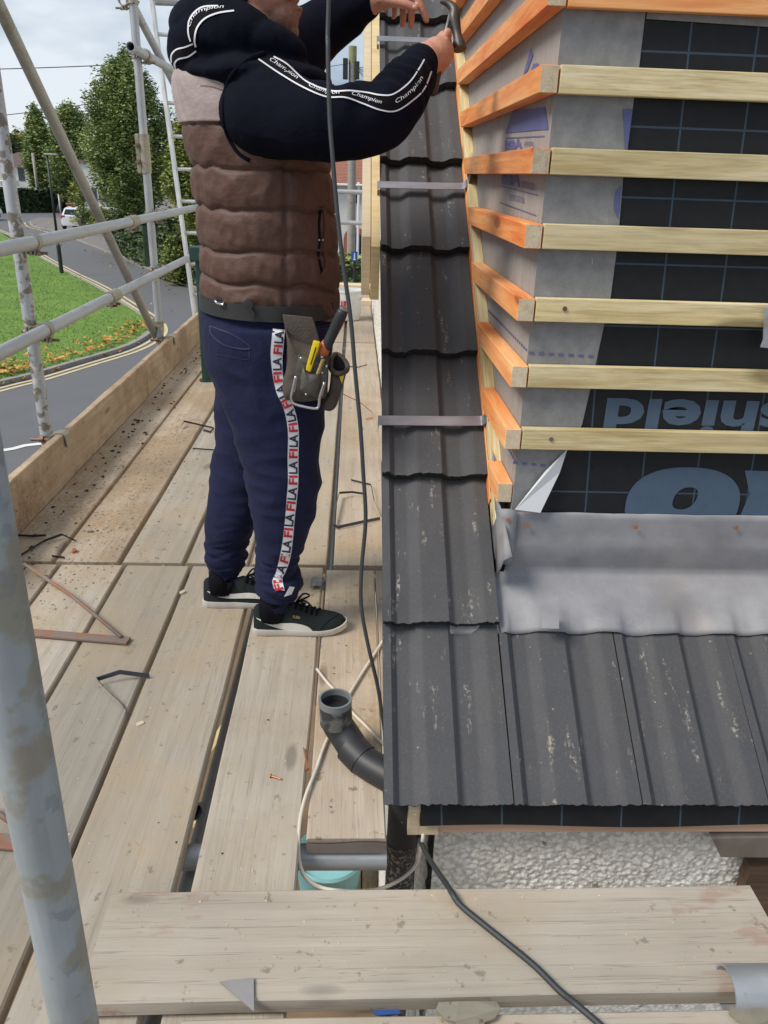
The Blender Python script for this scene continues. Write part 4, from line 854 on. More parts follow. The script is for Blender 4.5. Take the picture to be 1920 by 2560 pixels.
for _ in range(1050):
    i = rr.randrange(len(L_)-1); u = rr.random(); p = L_[i]*(1-u)+L_[i+1]*u; q_ = offset([L_[i], L_[i+1]], 1)[0]-L_[i]
    d_ = -abs(rr.gauss(0, .55))+.15; fall = max(0.05, 1-(max(0, p.x+6.4))*.9)
    if rr.random() > fall: continue
    leafq(p.x+q_.x*d_, p.y+q_.y*d_, (GZ+.07 if d_ < -.05 else G+.03)+rr.random()*.04, rr.uniform(.06, .15))
for _ in range(200):
    x = rr.uniform(-22, -6); y = 17+22*rr.random()
    if inpoly(x, y, gr): leafq(x, y, GZ+.1, rr.uniform(.06, .12))
for _ in range(160):
    i = rr.randrange(len(pe_)-1); p = pe_[i]; leafq(p.x+rr.gauss(0, .8)-.3, p.y+rr.gauss(0, .8), G+.12, rr.uniform(.08, .16))
tag(m.build('fallen_leaves', M['fallen'], loc=(0, 0, G)), 'orange autumn leaves drifted along the edge of the grass', 'leaves', None, 'stuff')
# ---- trees
def foliage(m, c, r, n, s0, s1, rr, shape=1.0, lump=.22):
    sd = rr.random()*60
    for _ in range(n):
        th = rr.random()*6.283; u = rr.uniform(-1, 1); q_ = math.sqrt(max(0, 1-u*u)); d_ = V((q_*math.cos(th), q_*math.sin(th), u))
        rad = (.35+.65*rr.random()**.38); lum = 1+lump*1.6*mnoise.noise(d_*2.6+V((sd, 0, 0)))+lump*mnoise.noise(d_*6.5+V((0, sd, 0)))
        tp = 1-.38*max(0, u)*shape
        p = V((c[0]+d_.x*r[0]*rad*lum*tp, c[1]+d_.y*r[1]*rad*lum*tp, c[2]+d_.z*r[2]*rad*(1+.4*(lum-1))))
        if mnoise.noise(p*(1.15/max(.6, r[0]/2.4))+V((sd, 3, 1))) < -.34: continue
        s = rr.uniform(s0, s1); R_ = Matrix.Rotation(rr.random()*6.28, 3, 'Z') @ Matrix.Rotation(rr.gauss(.5, .55), 3, 'X')
        for k_ in range(2):
            o_ = V((rr.gauss(0, s*.6), rr.gauss(0, s*.6), rr.gauss(0, s*.6))); m.add([p+o_+R_ @ (V(v)*s) for v in ((-.5, 0, -.08), (0, -.32, .04), (.55, 0, -.14), (0, .32, .04))], [(0, 1, 2, 3)])
def tree(name, label, base, c, r, n, s0, s1, mat, seed, trunk=.22, group=None):
    rr = random.Random(seed); t = thing(name, label, 'tree', base, group); m = MB()
    top = V(c)+V((0, 0, r[2]*.55)); pts = smooth_path([V(base), V(base).lerp(top, .35)+V((rr.gauss(0, .1), 0, 0)), V(base).lerp(top, .7)+V((rr.gauss(0, .15), 0, 0)), top], 4)
    m.tube(pts, [trunk*(1-.8*i/(len(pts)-1)) for i in range(len(pts))], 9)
    for k_ in range(9):
        i = rr.randrange(4, len(pts)-2); a = rr.random()*6.28; e = pts[i]+V((math.cos(a)*r[0]*.7, math.sin(a)*r[1]*.7, r[2]*.35)); m.tube(smooth_path([pts[i], pts[i].lerp(e, .5)+V((0, 0, -.1)), e], 3), [trunk*.3*(1-.13*j) for j in range(7)], 5)
    m.build('trunk', M['bark'], t, smooth=True); m = MB(); foliage(m, c, r, n, s0, s1, rr); m.build('crown', M[mat], t)
    return t
def tree_px(label, base_px, x0, x1, y0, y1, n, s0, s1, mat, seed, trunk, group='lollipop street trees', Yd=None, name='lime_tree'):
    b = P(*base_px, Z=G) if Yd is None else V((P((x0+x1)/2, 500, Y=Yd).x, Yd, G))
    a = P(x0, (y0+y1)/2, Y=b.y); c = P(x1, (y0+y1)/2, Y=b.y); t_ = P((x0+x1)/2, y0, Y=b.y); l_ = P((x0+x1)/2, y1, Y=b.y)
    rx = (c.x-a.x)/2; tree(name, label, b, ((a.x+c.x)/2, b.y, (t_.z+l_.z)/2), (rx, rx, (t_.z-l_.z)/2), n, s0, s1, mat, seed, trunk, group)
tree_px('tall rounded green street tree directly behind the clean upright tube', (362, 645), 212, 432, 128, 552, 30000, .09, .20, 'leaf', 1, .2)
tree_px('green street tree in the middle of the three, left of the tallest', (146, 532), 118, 250, 250, 520, 15000, .15, .32, 'leaf', 2, .26)
tree_px('farthest and leftmost of the three rounded street trees', (110, 524), 62, 135, 268, 500, 9000, .18, .38, 'leaf', 3, .24)
tree_px('dark broad tree at the left edge beyond the white house', None, -90, 42, 300, 470, 3500, .5, .9, 'hedge', 4, .4, None, 125, 'broad_tree')
tree_px('low dull tree filling the gap above the brown roof', None, 20, 90, 330, 430, 1500, .5, .9, 'leaf2', 5, .3, None, 130, 'broad_tree')
tree_px('yellowing tree behind the ladder', None, 415, 560, 250, 600, 9000, .09, .20, 'leaf2', 6, .15, None, 31, 'garden_tree')
tree_px('dark garden tree behind the man, right of the ladder', None, 520, 720, 230, 600, 3500, .3, .6, 'leaf', 7, .25, None, 60, 'garden_tree')
tree_px('thin yellow green sapling beside the white car', None, 176, 214, 448, 528, 150, .16, .30, 'leaf2', 8, .05, None, 55, 'sapling')
def bush(label, x0, x1, y0, y1, Yd, n, s0, s1, mat, seed, name='bush', dep=None):
    a = P(x0, y1, Y=Yd); b = P(x1, y1, Y=Yd); t_ = P((x0+x1)/2, y0, Y=Yd); rr = random.Random(seed); rx = (b.x-a.x)/2; zc = (G+t_.z)/2
    t = thing(name, label, 'shrub', ((a.x+b.x)/2, Yd, G)); m = MB(); foliage(m, ((a.x+b.x)/2, Yd, zc), (rx, dep or rx, t_.z-zc), n, s0, s1, rr, .2); m.build('foliage', M[mat], t)
    m = MB(); m.tube([V(((a.x+b.x)/2, Yd, G)), V(((a.x+b.x)/2, Yd, zc))], .05, 6); m.build('stem', M['bark'], t)
bush('yellow flowering bush behind the white car', 232, 300, 520, 570, 58, 900, .14, .3, 'leaf2', 1)
bush('clipped green bush left of the yellow bush', 188, 245, 524, 565, 60, 800, .14, .3, 'leaf', 2)
bush('green weeds around the trunk of the tallest tree', 325, 440, 612, 650, 41, 500, .08, .2, 'leaf', 3)
bush('low green bush at the foot of the ladder', 395, 470, 585, 640, 33, 600, .08, .2, 'leaf2', 4)
def hedge(label, p0, p1, h, th, n, s0, s1, mat, seed):
    rr = random.Random(seed); p0, p1 = V(p0), V(p1); t = thing('hedge', label, 'hedge', (p0+p1)/2); m = MB(); d_ = p1-p0; sN = V((-d_.y, d_.x, 0)).normalized()
    for _ in range(n):
        u = rr.random(); f = rr.choice((0, 0, 1)); w_ = rr.uniform(-.5, .5); z = rr.random()
        p = p0+d_*u+sN*(th*(w_ if f else math.copysign(.5, w_)))+V((0, 0, h*(1 if f else z)))+V((rr.gauss(0, .05), rr.gauss(0, .05), rr.gauss(0, .05)))
        s = rr.uniform(s0, s1); R_ = Matrix.Rotation(rr.random()*6.28, 3, 'Z') @ Matrix.Rotation(rr.gauss(.5, .6), 3, 'X'); m.add([p+R_ @ (V(v)*s) for v in ((-.5, 0, 0), (0, -.35, .05), (.5, 0, 0), (0, .35, .05))], [(0, 1, 2, 3)])
    m.build('foliage', M[mat], t); m = MB(); F_ = frame(p0, p1); m.box((.02, -th*.42, 0), (d_.length-.02, th*.42, h*.94), F_); m.build('inner_twigs', M['hedge'], t)
hedge('long dark clipped hedge below the white house across the road', P(-40, 532, Z=G), P(182, 530, Z=G), 2.0, 1.2, 5000, .25, .5, 'hedge', 1)
hedge('tall dark conifer hedge behind the ladder', (-8.2, 35.5, G), (-4.2, 30.5, G), 2.6, 1.0, 6000, .12, .28, 'hedge', 2)
hedge('dark hedge behind the wooden fence', (-13, 46.5, G), (-9.3, 38.5, G), 2.0, 1.0, 2500, .16, .3, 'hedge', 4)
hz = P(885, 652, Y=19).z; hedge('bright clipped hedge beyond the far end of the deck', (-1.6, 19, G), (1.6, 19.5, G), hz-G, 1.2, 4000, .08, .2, 'leaf', 3)
# ---- fence, cabinet, pillar
p0, p1 = P(312, 612, Z=G), P(352, 630, Z=G); t = thing('garden_fence', 'weathered vertical board fence beside the tallest tree', 'fence', p0)
m = MB(); F_ = frame(p0, p1); L = (p1-p0).length
for i in range(int(L/.13)): m.box((i*.13, -.012, .05), (i*.13+.12, .012, 1.35+.02*math.sin(i*2.1)), F_)
m.build('boards', M['fence'], t); m = MB(); m.box((0, .013, .3), (L, .05, .4), F_); m.box((0, .013, 1.0), (L, .05, 1.1), F_); m.build('rails', M['fence'], t)
a = P(345, 630, Z=G); t = thing('utility_cabinet', 'small green grey utility cabinet beside the tree trunk', 'cabinet', a); m = MB(); m.box(a+V((-.2, -.15, 0)), a+V((.2, .15, .52))); m.build('cabinet_body', M['green'], t, bevel=.02); m = MB(); m.box(a+V((-.23, -.18, .52)), a+V((.23, .18, .57))); m.build('lid', M['green'], t, bevel=.01)
a = P(184, 548, Z=G); m = MB(); m.box(a+V((-.35, -.3, 0)), a+V((.35, .3, 1.2))); m.box(a+V((-.42, -.37, 1.2)), a+V((.42, .37, 1.3))); tag(m.build('gate_pillar', M['brick']), 'brick gate pillar left of the clipped bush', 'pillar')
# ---- lamp, poles, wires
b = P(155, 688, Z=G); tp = P(119, 388, Y=b.y); t = thing('street_lamp', 'slim black street lamp on the edge of the grass', 'street lamp', b)
m = MB(); m.tube([b, b+V((0, 0, 1.2))], .085, 14); m.tube([b+V((0, 0, 1.2)), b+V((0, 0, 1.28))], [.085, .05], 14); m.build('base', M['lampblack'], t, smooth=True, auto=40)
m = MB(); m.tube([b+V((0, 0, 1.25)), V((b.x-.0, b.y, tp.z))], [.055, .04], 12); m.build('pole', M['lampblack'], t, smooth=True)
m = MB(); m.box(V((b.x-.08, b.y-.12, tp.z)), V((b.x+.42, b.y+.12, tp.z+.07))); m.build('lantern', M['galv'], t, bevel=.025)
def post(label, base, top_y, r, mat, name='sign_post', cat='post', Yd=None):
    b = P(*base, Z=G); tz_ = P(base[0], top_y, Y=b.y).z; m = MB(); m.tube([b, V((b.x, b.y, tz_))], r, 10); return tag(m.build(name, M[mat], smooth=True), label, cat), V((b.x, b.y, tz_))
post('thin grey pole standing by the hedge across the road', (77, 528), 488, .05, 'galv'); post('thin grey pole left of the white car', (155, 558), 486, .05, 'galv')
post('pale wooden pole in front of the white house', (101, 527), 383, .14, 'greypole', 'telegraph_pole', 'pole')
UY = 27; ub = P(880, 700, Y=UY); ut = P(882, 116, Y=UY); t = thing('utility_pole', 'weathered wooden utility pole with grey boxes near its top, right of the man', 'utility pole', (ut.x, UY, G))
m = MB(); m.tube([V((ut.x+.05, UY, G)), V((ut.x, UY, ut.z))], [.15, .115], 16); m.build('pole', M['greypole'], t, smooth=True, auto=40)
m = MB(); m.tube([V((ut.x, UY, ut.z-.42)), V((ut.x, UY, ut.z+.005))], .121, 16); m.build('mossy_cap', plain('mossy_wood', (.26, .27, .13), .9, var=.3), t, smooth=True, auto=40)
for x0, x1, y0, y1 in ((857, 870, 146, 198), (887, 899, 154, 198)):
    a, c = P(x0, y1, Y=UY-.05), P(x1, y0, Y=UY-.05); m = MB(); m.box((a.x, UY-.16, a.z), (c.x, UY+.06, c.z)); m.build('terminal_box', M['lampblack'], t, bevel=.02)
m = MB()
for i in range(3): m.tube([V((ut.x-.3, UY-.1, ut.z-1.05-i*.12)), V((ut.x+.3, UY-.1, ut.z-1.0-i*.1))], .012, 5)
m.build('cable_clips', M['lampblack'], t)
def wire(label, pts, r=.012, name='overhead_wire'): m = MB(); m.tube(smooth_path(pts, 5), r, 5); tag(m.build(name, M['lampblack']), label, 'wire', 'overhead wires')
for i, (x, y) in enumerate(((925, 120), (940, 148), (945, 175), (940, 205), (935, 230))):
    e_ = P(x+60, y+25*i/4, Y=20); a = V((ut.x+.1, UY, ut.z-.55)); wire('thin wire leaving the utility pole to the right, ' + ['highest', 'second', 'middle', 'fourth', 'lowest'][i] + ' of five', [a, a.lerp(e_, .5)+V((0, 0, -.15)), e_], .010)
a = V((ut.x-.1, UY, ut.z-.45)); e_ = P(640, 172, Y=24); wire('thin wire leaving the utility pole to the left behind the arm', [a, a.lerp(e_, .5)+V((0, 0, -.08)), e_], .008)
wire('upper overhead wire across the sky left of the tall tree', [P(-80, 175, Y=60), P(120, 169, Y=60), P(340, 160, Y=60)], .03)
wire('lower overhead wire between the brace and the tall tree', [P(-60, 295, Y=60), P(120, 275, Y=60), P(400, 232, Y=60)], .026)
# ---- houses across the street
hy = 98; a, b = P(28, 450, Y=hy), P(116, 450, Y=hy); ze = P(70, 419, Y=hy).z; zr = P(60, 380, Y=hy).z
t = thing('white_house', 'white rendered house with a brown hipped roof across the road', 'house', (a.x, hy, G)); x0, x1 = a.x-3, b.x
m = MB(); m.box((x0, hy, G), (x1, hy+9, ze)); m.build('wall', M['render'], t)
m = MB(); m.add([(x0-.4, hy-.4, ze), (x1+.4, hy-.4, ze), (x1+.4, hy+9.4, ze), (x0-.4, hy+9.4, ze), (x0+2.4, hy+4.5, zr), (x1-2.6, hy+4.5, zr)], [(0, 1, 5, 4), (1, 2, 5), (2, 3, 4, 5), (3, 0, 4), (3, 2, 1, 0)]); m.build('roof', M['brownroof'], t)
w_ = P(53, 433, Y=hy-.03); m = MB(); m.box((w_.x-.35, hy-.04, w_.z-.8), (w_.x+.35, hy-.01, w_.z+.8)); m.build('window', M['glass'], t)
m = MB(); m.box((x0-3, hy-6, G), (x0+4.2, hy-1, G+2.5)); m.build('garage', M['render'], t)
hy = 80; a, b = P(205, 450, Y=hy), P(290, 450, Y=hy); t = thing('far_house', 'pale house hidden behind the street trees', 'house', (a.x, hy, G)); m = MB(); m.box((a.x, hy, G), (b.x, hy+8, G+4.6)); m.build('wall', M['render'], t)
m = MB(); m.add([(a.x-.3, hy-.3, G+4.6), (b.x+.3, hy-.3, G+4.6), (b.x+.3, hy+8.3, G+4.6), (a.x-.3, hy+8.3, G+4.6), (a.x+2, hy+4, G+7.2), (b.x-2, hy+4, G+7.2)], [(0, 1, 5, 4), (1, 2, 5), (2, 3, 4, 5), (3, 0, 4), (3, 2, 1, 0)]); m.build('roof', M['brownroof'], t)
for px_ in (225, 262): w_ = P(px_, 480, Y=hy-.03); m = MB(); m.box((w_.x-.6, hy-.05, G+1.2), (w_.x+.6, hy-.01, G+2.4)); m.build('window', M['glass'], t)
hy = 44; a, b = P(800, 500, Y=hy), P(960, 500, Y=hy); ze = P(880, 456, Y=hy).z; zr = P(880, 370, Y=hy+4.5).z
t = thing('red_roofed_house', 'white house with a red tiled roof behind the utility pole', 'house', (a.x, hy, G))
m = MB(); m.box((a.x-3, hy, G), (b.x+4, hy+9, ze)); m.build('wall', M['render'], t)
m = MB(); m.add([(a.x-3.3, hy-.35, ze-.1), (b.x+4.3, hy-.35, ze-.1), (b.x+4.3, hy+4.5, zr), (a.x-3.3, hy+4.5, zr), (a.x-3.3, hy+9.3, ze-.1), (b.x+4.3, hy+9.3, ze-.1)], [(0, 1, 2, 3), (3, 2, 5, 4), (0, 3, 4), (1, 5, 2)]); m.build('roof', M['redroof'], t)
m = MB(); m.tube([V((a.x-3.3, hy-.42, ze-.12)), V((b.x+4.3, hy-.42, ze-.12))], .06, 8); m.build('gutter', M['white'], t)
w_ = P(892, 492, Y=hy-.02); m = MB(); m.box((w_.x-.16, hy-.06, w_.z-.3), (w_.x+.16, hy-.01, w_.z+.3)); m.build('window', M['glass'], t)
c = P(888, 625, Y=hy-.02); m = MB(); R0, R1 = .62, .36; zt = P(888, 568, Y=hy).z-R0; pts = [V((c.x+R0*math.cos(q_), hy-.05, zt+R0*math.sin(q_))) for q_ in [math.pi*i/14 for i in range(15)]]; ptsi = [V((c.x+R1*math.cos(q_), hy-.05, zt+R1*math.sin(q_))) for q_ in [math.pi*i/14 for i in range(15)]]
pts = [V((c.x+R0, hy-.05, G))]+pts+[V((c.x-R0, hy-.05, G))]; ptsi = [V((c.x+R1, hy-.05, G))]+ptsi+[V((c.x-R1, hy-.05, G))]; n = len(pts)
m.add(pts+ptsi+[p+V((0, .12, 0)) for p in ptsi], [(i, i+1, n+i+1, n+i) for i in range(n-1)]+[(n+i, n+i+1, 2*n+i+1, 2*n+i) for i in range(n-1)]); m.build('brick_arch', M['brick'], t)
m = MB(); m.add([V((p.x, hy-.02, p.z)) for p in ptsi], [tuple(range(len(ptsi)))]); m.build('porch_opening', M['carglass'], t)
m = MB(); p_ = P(897, 455, Y=hy-.3); m.tube([p_, V((p_.x, p_.y, G))], .07, 8); m.build('rainwater_pipe', M['white'], t)
b_ = P(886, 690, Y=17); t = thing('parking_sign', 'small blue sign on a thin dark post in front of the bright hedge', 'sign', (b_.x, 17, G)); s_ = P(886, 641, Y=17)
m = MB(); m.tube([V((b_.x, 17, G)), V((b_.x, 17, s_.z+.1))], .03, 8); m.build('post', M['lampblack'], t); m = MB(); m.box((s_.x-.065, 16.955, s_.z-.10), (s_.x+.065, 16.968, s_.z+.10)); pn = m.build('sign_plate', M['blue'], t)
m = MB(); m.tube([V((s_.x, 16.952, s_.z+.055)), V((s_.x, 16.954, s_.z+.055))], .014, 10); m.box((s_.x-.012, 16.95, s_.z-.04), (s_.x+.012, 16.953, s_.z+.035)); m.box((s_.x-.03, 16.95, s_.z-.065), (s_.x+.03, 16.953, s_.z-.045)); m.build('white_symbol', M['white'], t)
# ---- cars
def car(label, loc, ang, paint, hatch=True):
    t = thing('parked_car', label, 'car', loc, 'parked cars'); Mx = Matrix.Translation(loc) @ Matrix.Rotation(ang, 4, 'Z')     # local +x is the front
    sec = [(-2.08, .30, .62, .70), (-2.05, .28, .95, .80), (-1.85, .26, 1.02, .86), (-1.0, .24, .98, .89), (.6, .24, .96, .89), (1.2, .25, .92, .87), (1.9, .28, .78, .80), (2.1, .32, .62, .68)]
    m = MB(); m.loft([[V((x, s*w_, z)) for s, w_, z in ((-1, hw*.9, z0), (-1, hw, z0+.15), (-1, hw, (z0+z1)/2), (-1, hw*.96, z1-.06), (-1, hw*.86, z1), (1, hw*.86, z1), (1, hw*.96, z1-.06), (1, hw, (z0+z1)/2), (1, hw, z0+.15), (1, hw*.9, z0))] for x, z0, z1, hw in sec], M=Mx); body = m.build('body', M[paint], t, smooth=True, auto=35)
    roofp = [(-1.98, .98, .74), (-1.62, 1.38, .62), (-1.2, 1.45, .62), (-.2, 1.48, .63), (.35, 1.42, .62), (1.15, .95, .74)]
    m = MB(); m.loft([[V((x, s*w_, z)) for s, w_, z in ((-1, .80, .90), (-1, hw, zz_), (1, hw, zz_), (1, .80, .90))] for x, zz_, hw in roofp], M=Mx); m.build('cabin', M[paint], t, smooth=True, auto=25)
    m = MB()
    for s in (-1, 1): m.add([Mx @ V(v) for v in ((-1.45, s*.792, 1.0), (.75, s*.775, 1.0), (.25, s*.655, 1.36), (-1.2, s*.655, 1.38))], [(0, 1, 2, 3)])
    m.build('side_windows', M['carglass'], t)
    m = MB(); m.add([Mx @ V(v) for v in ((-1.97, -.60, 1.03), (-1.97, .60, 1.03), (-1.68, .52, 1.36), (-1.68, -.52, 1.36))], [(0, 1, 2, 3)]); m.build('rear_window', M['carglass'], t)
    for s in (-1, 1):
        m = MB(); m.box((-2.06, s*.52 if s > 0 else -.78, .74), (-1.9, .78 if s > 0 else s*.52, .97), Mx); m.build('tail_light', M['lightred'], t)
        for x in (-1.3, 1.3):
            m = MB(); m.tube([Mx @ V((x, s*.72, .31)), Mx @ V((x, s*.9, .31))], .315, 22); w_ = m.build('wheel', M['tyre'], t, smooth=True, auto=40)
            m = MB(); m.tube([Mx @ V((x, s*.9, .31)), Mx @ V((x, s*.912, .31))], .2, 18); m.build('rim', M['galv'], w_)
    m = MB(); m.box((-2.10, -.26, .58), (-2.085, .26, .69), Mx); m.build('number_plate', M['plate'], t)
hd = P(89, 559, Z=G)-P(240, 622, Z=G); cl_ = P(203, 574, Z=G); car('white hatchback parked on the pavement side, seen from behind', V((cl_.x, cl_.y, G+.09)), math.atan2(hd.y, hd.x)-.42, 'carwhite')
cl_ = P(2, 530, Z=G); car('dark blue car cut by the left edge of the picture', V((cl_.x-1.5, cl_.y-1.5, G)), .15, 'cardark')
cl_ = P(195, 520, Z=G); car('pale car half hidden behind the sapling', V((cl_.x, 68, G+.1)), 1.2, 'carwhite')
cl_ = P(28, 500, Z=G); car('white car in front of the garage behind the hedge', V((P(25, 478, Y=90).x, 91, G+.6)), .2, 'carwhite')
# ---- things on the ground under the hole
b_ = P(822, 2205, Z=G+.25); t = thing('builders_tub', 'turquoise plastic tub on the ground below the open hole', 'tub', (b_.x, b_.y, G)); m = MB(); m.lathe([(.001, .02), (.16, .02), (.18, .1), (.21, .42), (.22, .43), (.21, .45), (.19, .42), (.16, .06), (.001, .06)], 30, Matrix.Translation((b_.x, b_.y+.05, G))); m.build('tub_body', M['cyan'], t, smooth=True, auto=40); m = MB(); m.tube([V((b_.x, b_.y+.05, G+.4)), V((b_.x, b_.y+.05, G+.405))], .2, 30); m.build('lid', M['cyan'], t)
b_ = P(812, 2228, Z=G+.55); m = MB(); m.box((b_.x-.25, b_.y-.3, G+.5), (b_.x+.22, b_.y-.02, G+.56)); tag(m.build('timber_sheet', M['orange'], bevel=.004), 'orange brown board lying over the tub below', 'board')
b_ = P(905, 2190, Z=G+.3)
for i in range(3): tag(beam('old_plank', (b_.x-.06+i*.11, b_.y-.7, G+.1), (b_.x-.05+i*.11, b_.y+.8, G+.1), .1, .06, M['toe']), ['left', 'middle', 'right'][i] + ' of three dark planks on the ground below the hole', 'plank', 'planks below the hole')
for x, y, lb in ((545, 1850, 'orange timber offcut seen down through the widest gap'), (530, 2010, 'short orange timber offcut lower in the widest gap')):
    b_ = P(x, y, Z=G+.4); tag(beam('timber_offcut', b_+V((-.06, -.22, 0)), b_+V((.06, .22, 0)), .06, .04, M['barge']), lb, 'timber')
# ================================================================ PERSON
def fabric(name, col, sc=900, ro=.85, var=.12, bump=.15, sheen=.2):
    lint = .12 if max(col) > .03 else .025
    q = N(name); f = q.noise(7, 5); g = q.noise(sc*.3, 2); c = q.mix(f, tuple(x*(1-var) for x in col), tuple(x*(1+var) for x in col)); c = q.mix(q.ramp(q.noise(38, 3), (.72, 0.0), (.8, lint)), c, (.35, .33, .30)); q.bump(q.math('ADD', q.math('MULTIPLY', g, .12), q.math('ADD', q.noise(24, 6, .62), q.math('MULTIPLY', q.noise(11, 4, .6, q.map((1, 1, 2.5))), .8))), .32, .012)
    return q.set(c, ro, 0, Sheen_Weight=sheen, Specular_IOR_Level=.35 if ro < .7 else .1)
M['vest'] = fabric('brown_quilted_nylon', (.092, .047, .033), ro=.58, sheen=.03); M['yoke'] = fabric('beige_nylon', (.34, .275, .26), ro=.55, sheen=.1)
M['hoodie'] = fabric('black_navy_jersey', (.0044, .0053, .0115), var=.2, sheen=0, ro=.95); M['jogger'] = fabric('navy_jersey', (.0145, .0165, .046), var=.14, sheen=.03)
M['sock'] = fabric('black_sock', (.006, .006, .010), sheen=0); M['tapewhite'] = plain('white_tape', (.70, .70, .74), .7, var=.03); q = N('black_tape'); M['tapeblack'] = q.set((.008, .007, .009), .9, 0, Specular_IOR_Level=.1)
M['navyprint'] = plain('navy_print', (.015, .02, .055), .6, var=.03); M['redprint'] = plain('red_tape_print', (.50, .018, .03), .6, var=.03)
q = N('skin'); f = q.noise(30, 5); g = q.noise(9, 3); c = q.mix(g, (.44, .20, .13), (.53, .28, .19)); c = q.mix(q.ramp(f, (.5, 0.0), (.75, .25)), c, (.40, .15, .10)); q.bump(q.noise(160, 4), .25, .002)
HC = P(652, -48, Y=2.36); jaw = HC+V((.062, 0, -.092))-V((-.25, 2.3, 0)); vm = q.n('ShaderNodeVectorMath', operation='DISTANCE'); q.l(q.co, vm.inputs[0]); vm.inputs[1].default_value = jaw
bm0 = q.ramp(q.math('ADD', vm.outputs['Value'], q.math('MULTIPLY', q.math('SUBTRACT', q.noise(70, 4), .5), .03)), (.048, .8), (.085, 0.0)); c = q.mix(q.math('MULTIPLY', bm0, q.ramp(q.noise(330, 2), (.3, .55), (.6, 1.0))), c, (.075, .04, .026))
M['skin'] = q.set(c, .5, 0, Subsurface_Weight=.06)
M['hair'] = plain('dark_hair', (.018, .013, .010), .6, var=.4, sc=60, bump=.8); M['beard'] = plain('reddish_stubble', (.17, .085, .055), .8, var=.3, sc=90, bump=.5)
M['suede'] = fabric('black_green_suede', (.020, .026, .027), var=.3, sheen=0); M['solewhite'] = plain('scuffed_white_rubber', (.60, .57, .53), .6, var=.14, sc=14); M['leather'] = plain('brown_suede_leather', (.072, .058, .046), .8, var=.3, sc=26, bump=.4)
M['leather2'] = plain('dark_worn_leather', (.085, .078, .066), .55, var=.3, sc=22, bump=.25); M['yellowplastic'] = plain('yellow_plastic', (.75, .55, .01), .4, var=.04); M['orangegrip'] = plain('orange_rubber', (.45, .12, .04), .5); M['gold'] = plain('gold_print', (.30, .22, .08), .4)
M['eye'] = plain('eye_white', (.6, .6, .58), .2); M['belt'] = plain('dark_belt_leather', (.026, .027, .026), .5, sc=30)
def remeshed(mb, voxel, it=4, fac=.5):
    me = bpy.data.meshes.new('tmp'); me.from_pydata([V(v) for v in mb.v], [], mb.f); bm = bmesh.new(); bm.from_mesh(me); bmesh.ops.recalc_face_normals(bm, faces=bm.faces); bm.to_mesh(me); bm.free()
    o = bpy.data.objects.new('tmp', me); C.objects.link(o); r = o.modifiers.new('r', 'REMESH'); r.mode = 'VOXEL'; r.voxel_size = voxel; r.use_smooth_shade = True
    if it: s_ = o.modifiers.new('s', 'SMOOTH'); s_.factor = fac; s_.iterations = it
    bpy.context.view_layer.update(); m2 = bpy.data.meshes.new_from_object(o.evaluated_get(bpy.context.evaluated_depsgraph_get())); bpy.data.objects.remove(o); bpy.data.meshes.remove(me)
    out = MB(); m2.calc_loop_triangles(); out.v = [v.co.copy() for v in m2.vertices]; out.nrm = [v.normal.copy() for v in m2.vertices]; out.f = [tuple(p.vertices) for p in m2.polygons]; out.m = [0]*len(out.f); bpy.data.meshes.remove(m2); return out
def displace(mb, fn): mb.v = [v+n*fn(v, n) for v, n in zip(mb.v, mb.nrm)]; return mb
def bvh(*mbs):
    vs = []; fs = []
    for mb in mbs: b = len(vs); vs += [V(v) for v in mb.v]; fs += [tuple(b+i for i in f) for f in mb.f]
    return BVHTree.FromPolygons(vs, fs)
def cast(tr, x, y, off=.002, fallback=2.2):
    d = ray(x, y).normalized(); h = tr.ray_cast(EYE, d)
    return (h[0]-d*off) if h[0] else P(x, y, Y=fallback)
def px2m(r, p): return r*((p-EYE).dot(FW))/FPX
def ring3(xl, xr, y, Yc, hy, n=48, sq=1.0, f=None):
    a, b = P(xl, y, Y=Yc), P(xr, y, Y=Yc); z = (a.z+b.z)/2; cx = (a.x+b.x)/2; hx = (b.x-a.x)/2; out = []
    for k_ in range(n):
        t_ = 2*math.pi*k_/n; c_, s_ = math.cos(t_), math.sin(t_); r_ = f(t_) if f else 0
        out.append(V((cx+(hx+r_)*math.copysign(abs(c_)**sq, c_), Yc+(hy+r_)*math.copysign(abs(s_)**sq, s_), z)))
    return out
def chain(mb, pts, rad, n=12, k=4):
    """tapered rounded limb through 3-d points"""
    pp = smooth_path(pts, k); rr_ = []
    for i in range(len(pp)): u = i/k; j = min(int(u), len(rad)-2); rr_.append(rad[j]+(rad[j+1]-rad[j])*(u-j))
    e0 = (pp[0]-pp[1]).normalized(); e1 = (pp[-1]-pp[-2]).normalized(); A = []; R_ = []
    for q_ in (.95, .7, .35): A.append(pp[0]+e0*rr_[0]*q_); R_.append(rr_[0]*math.sqrt(1-q_*q_))
    A += pp; R_ += rr_
    for q_ in (.35, .7, .95): A.append(pp[-1]+e1*rr_[-1]*q_); R_.append(rr_[-1]*math.sqrt(1-q_*q_))
    mb.tube(A, R_, n)
person = thing('person', 'man in a brown quilted vest and navy jogging bottoms, hammering at the roof edge', 'person', (-.25, 2.3, 0))
PX = lambda x, y, Y: P(x, y, Y=Y)
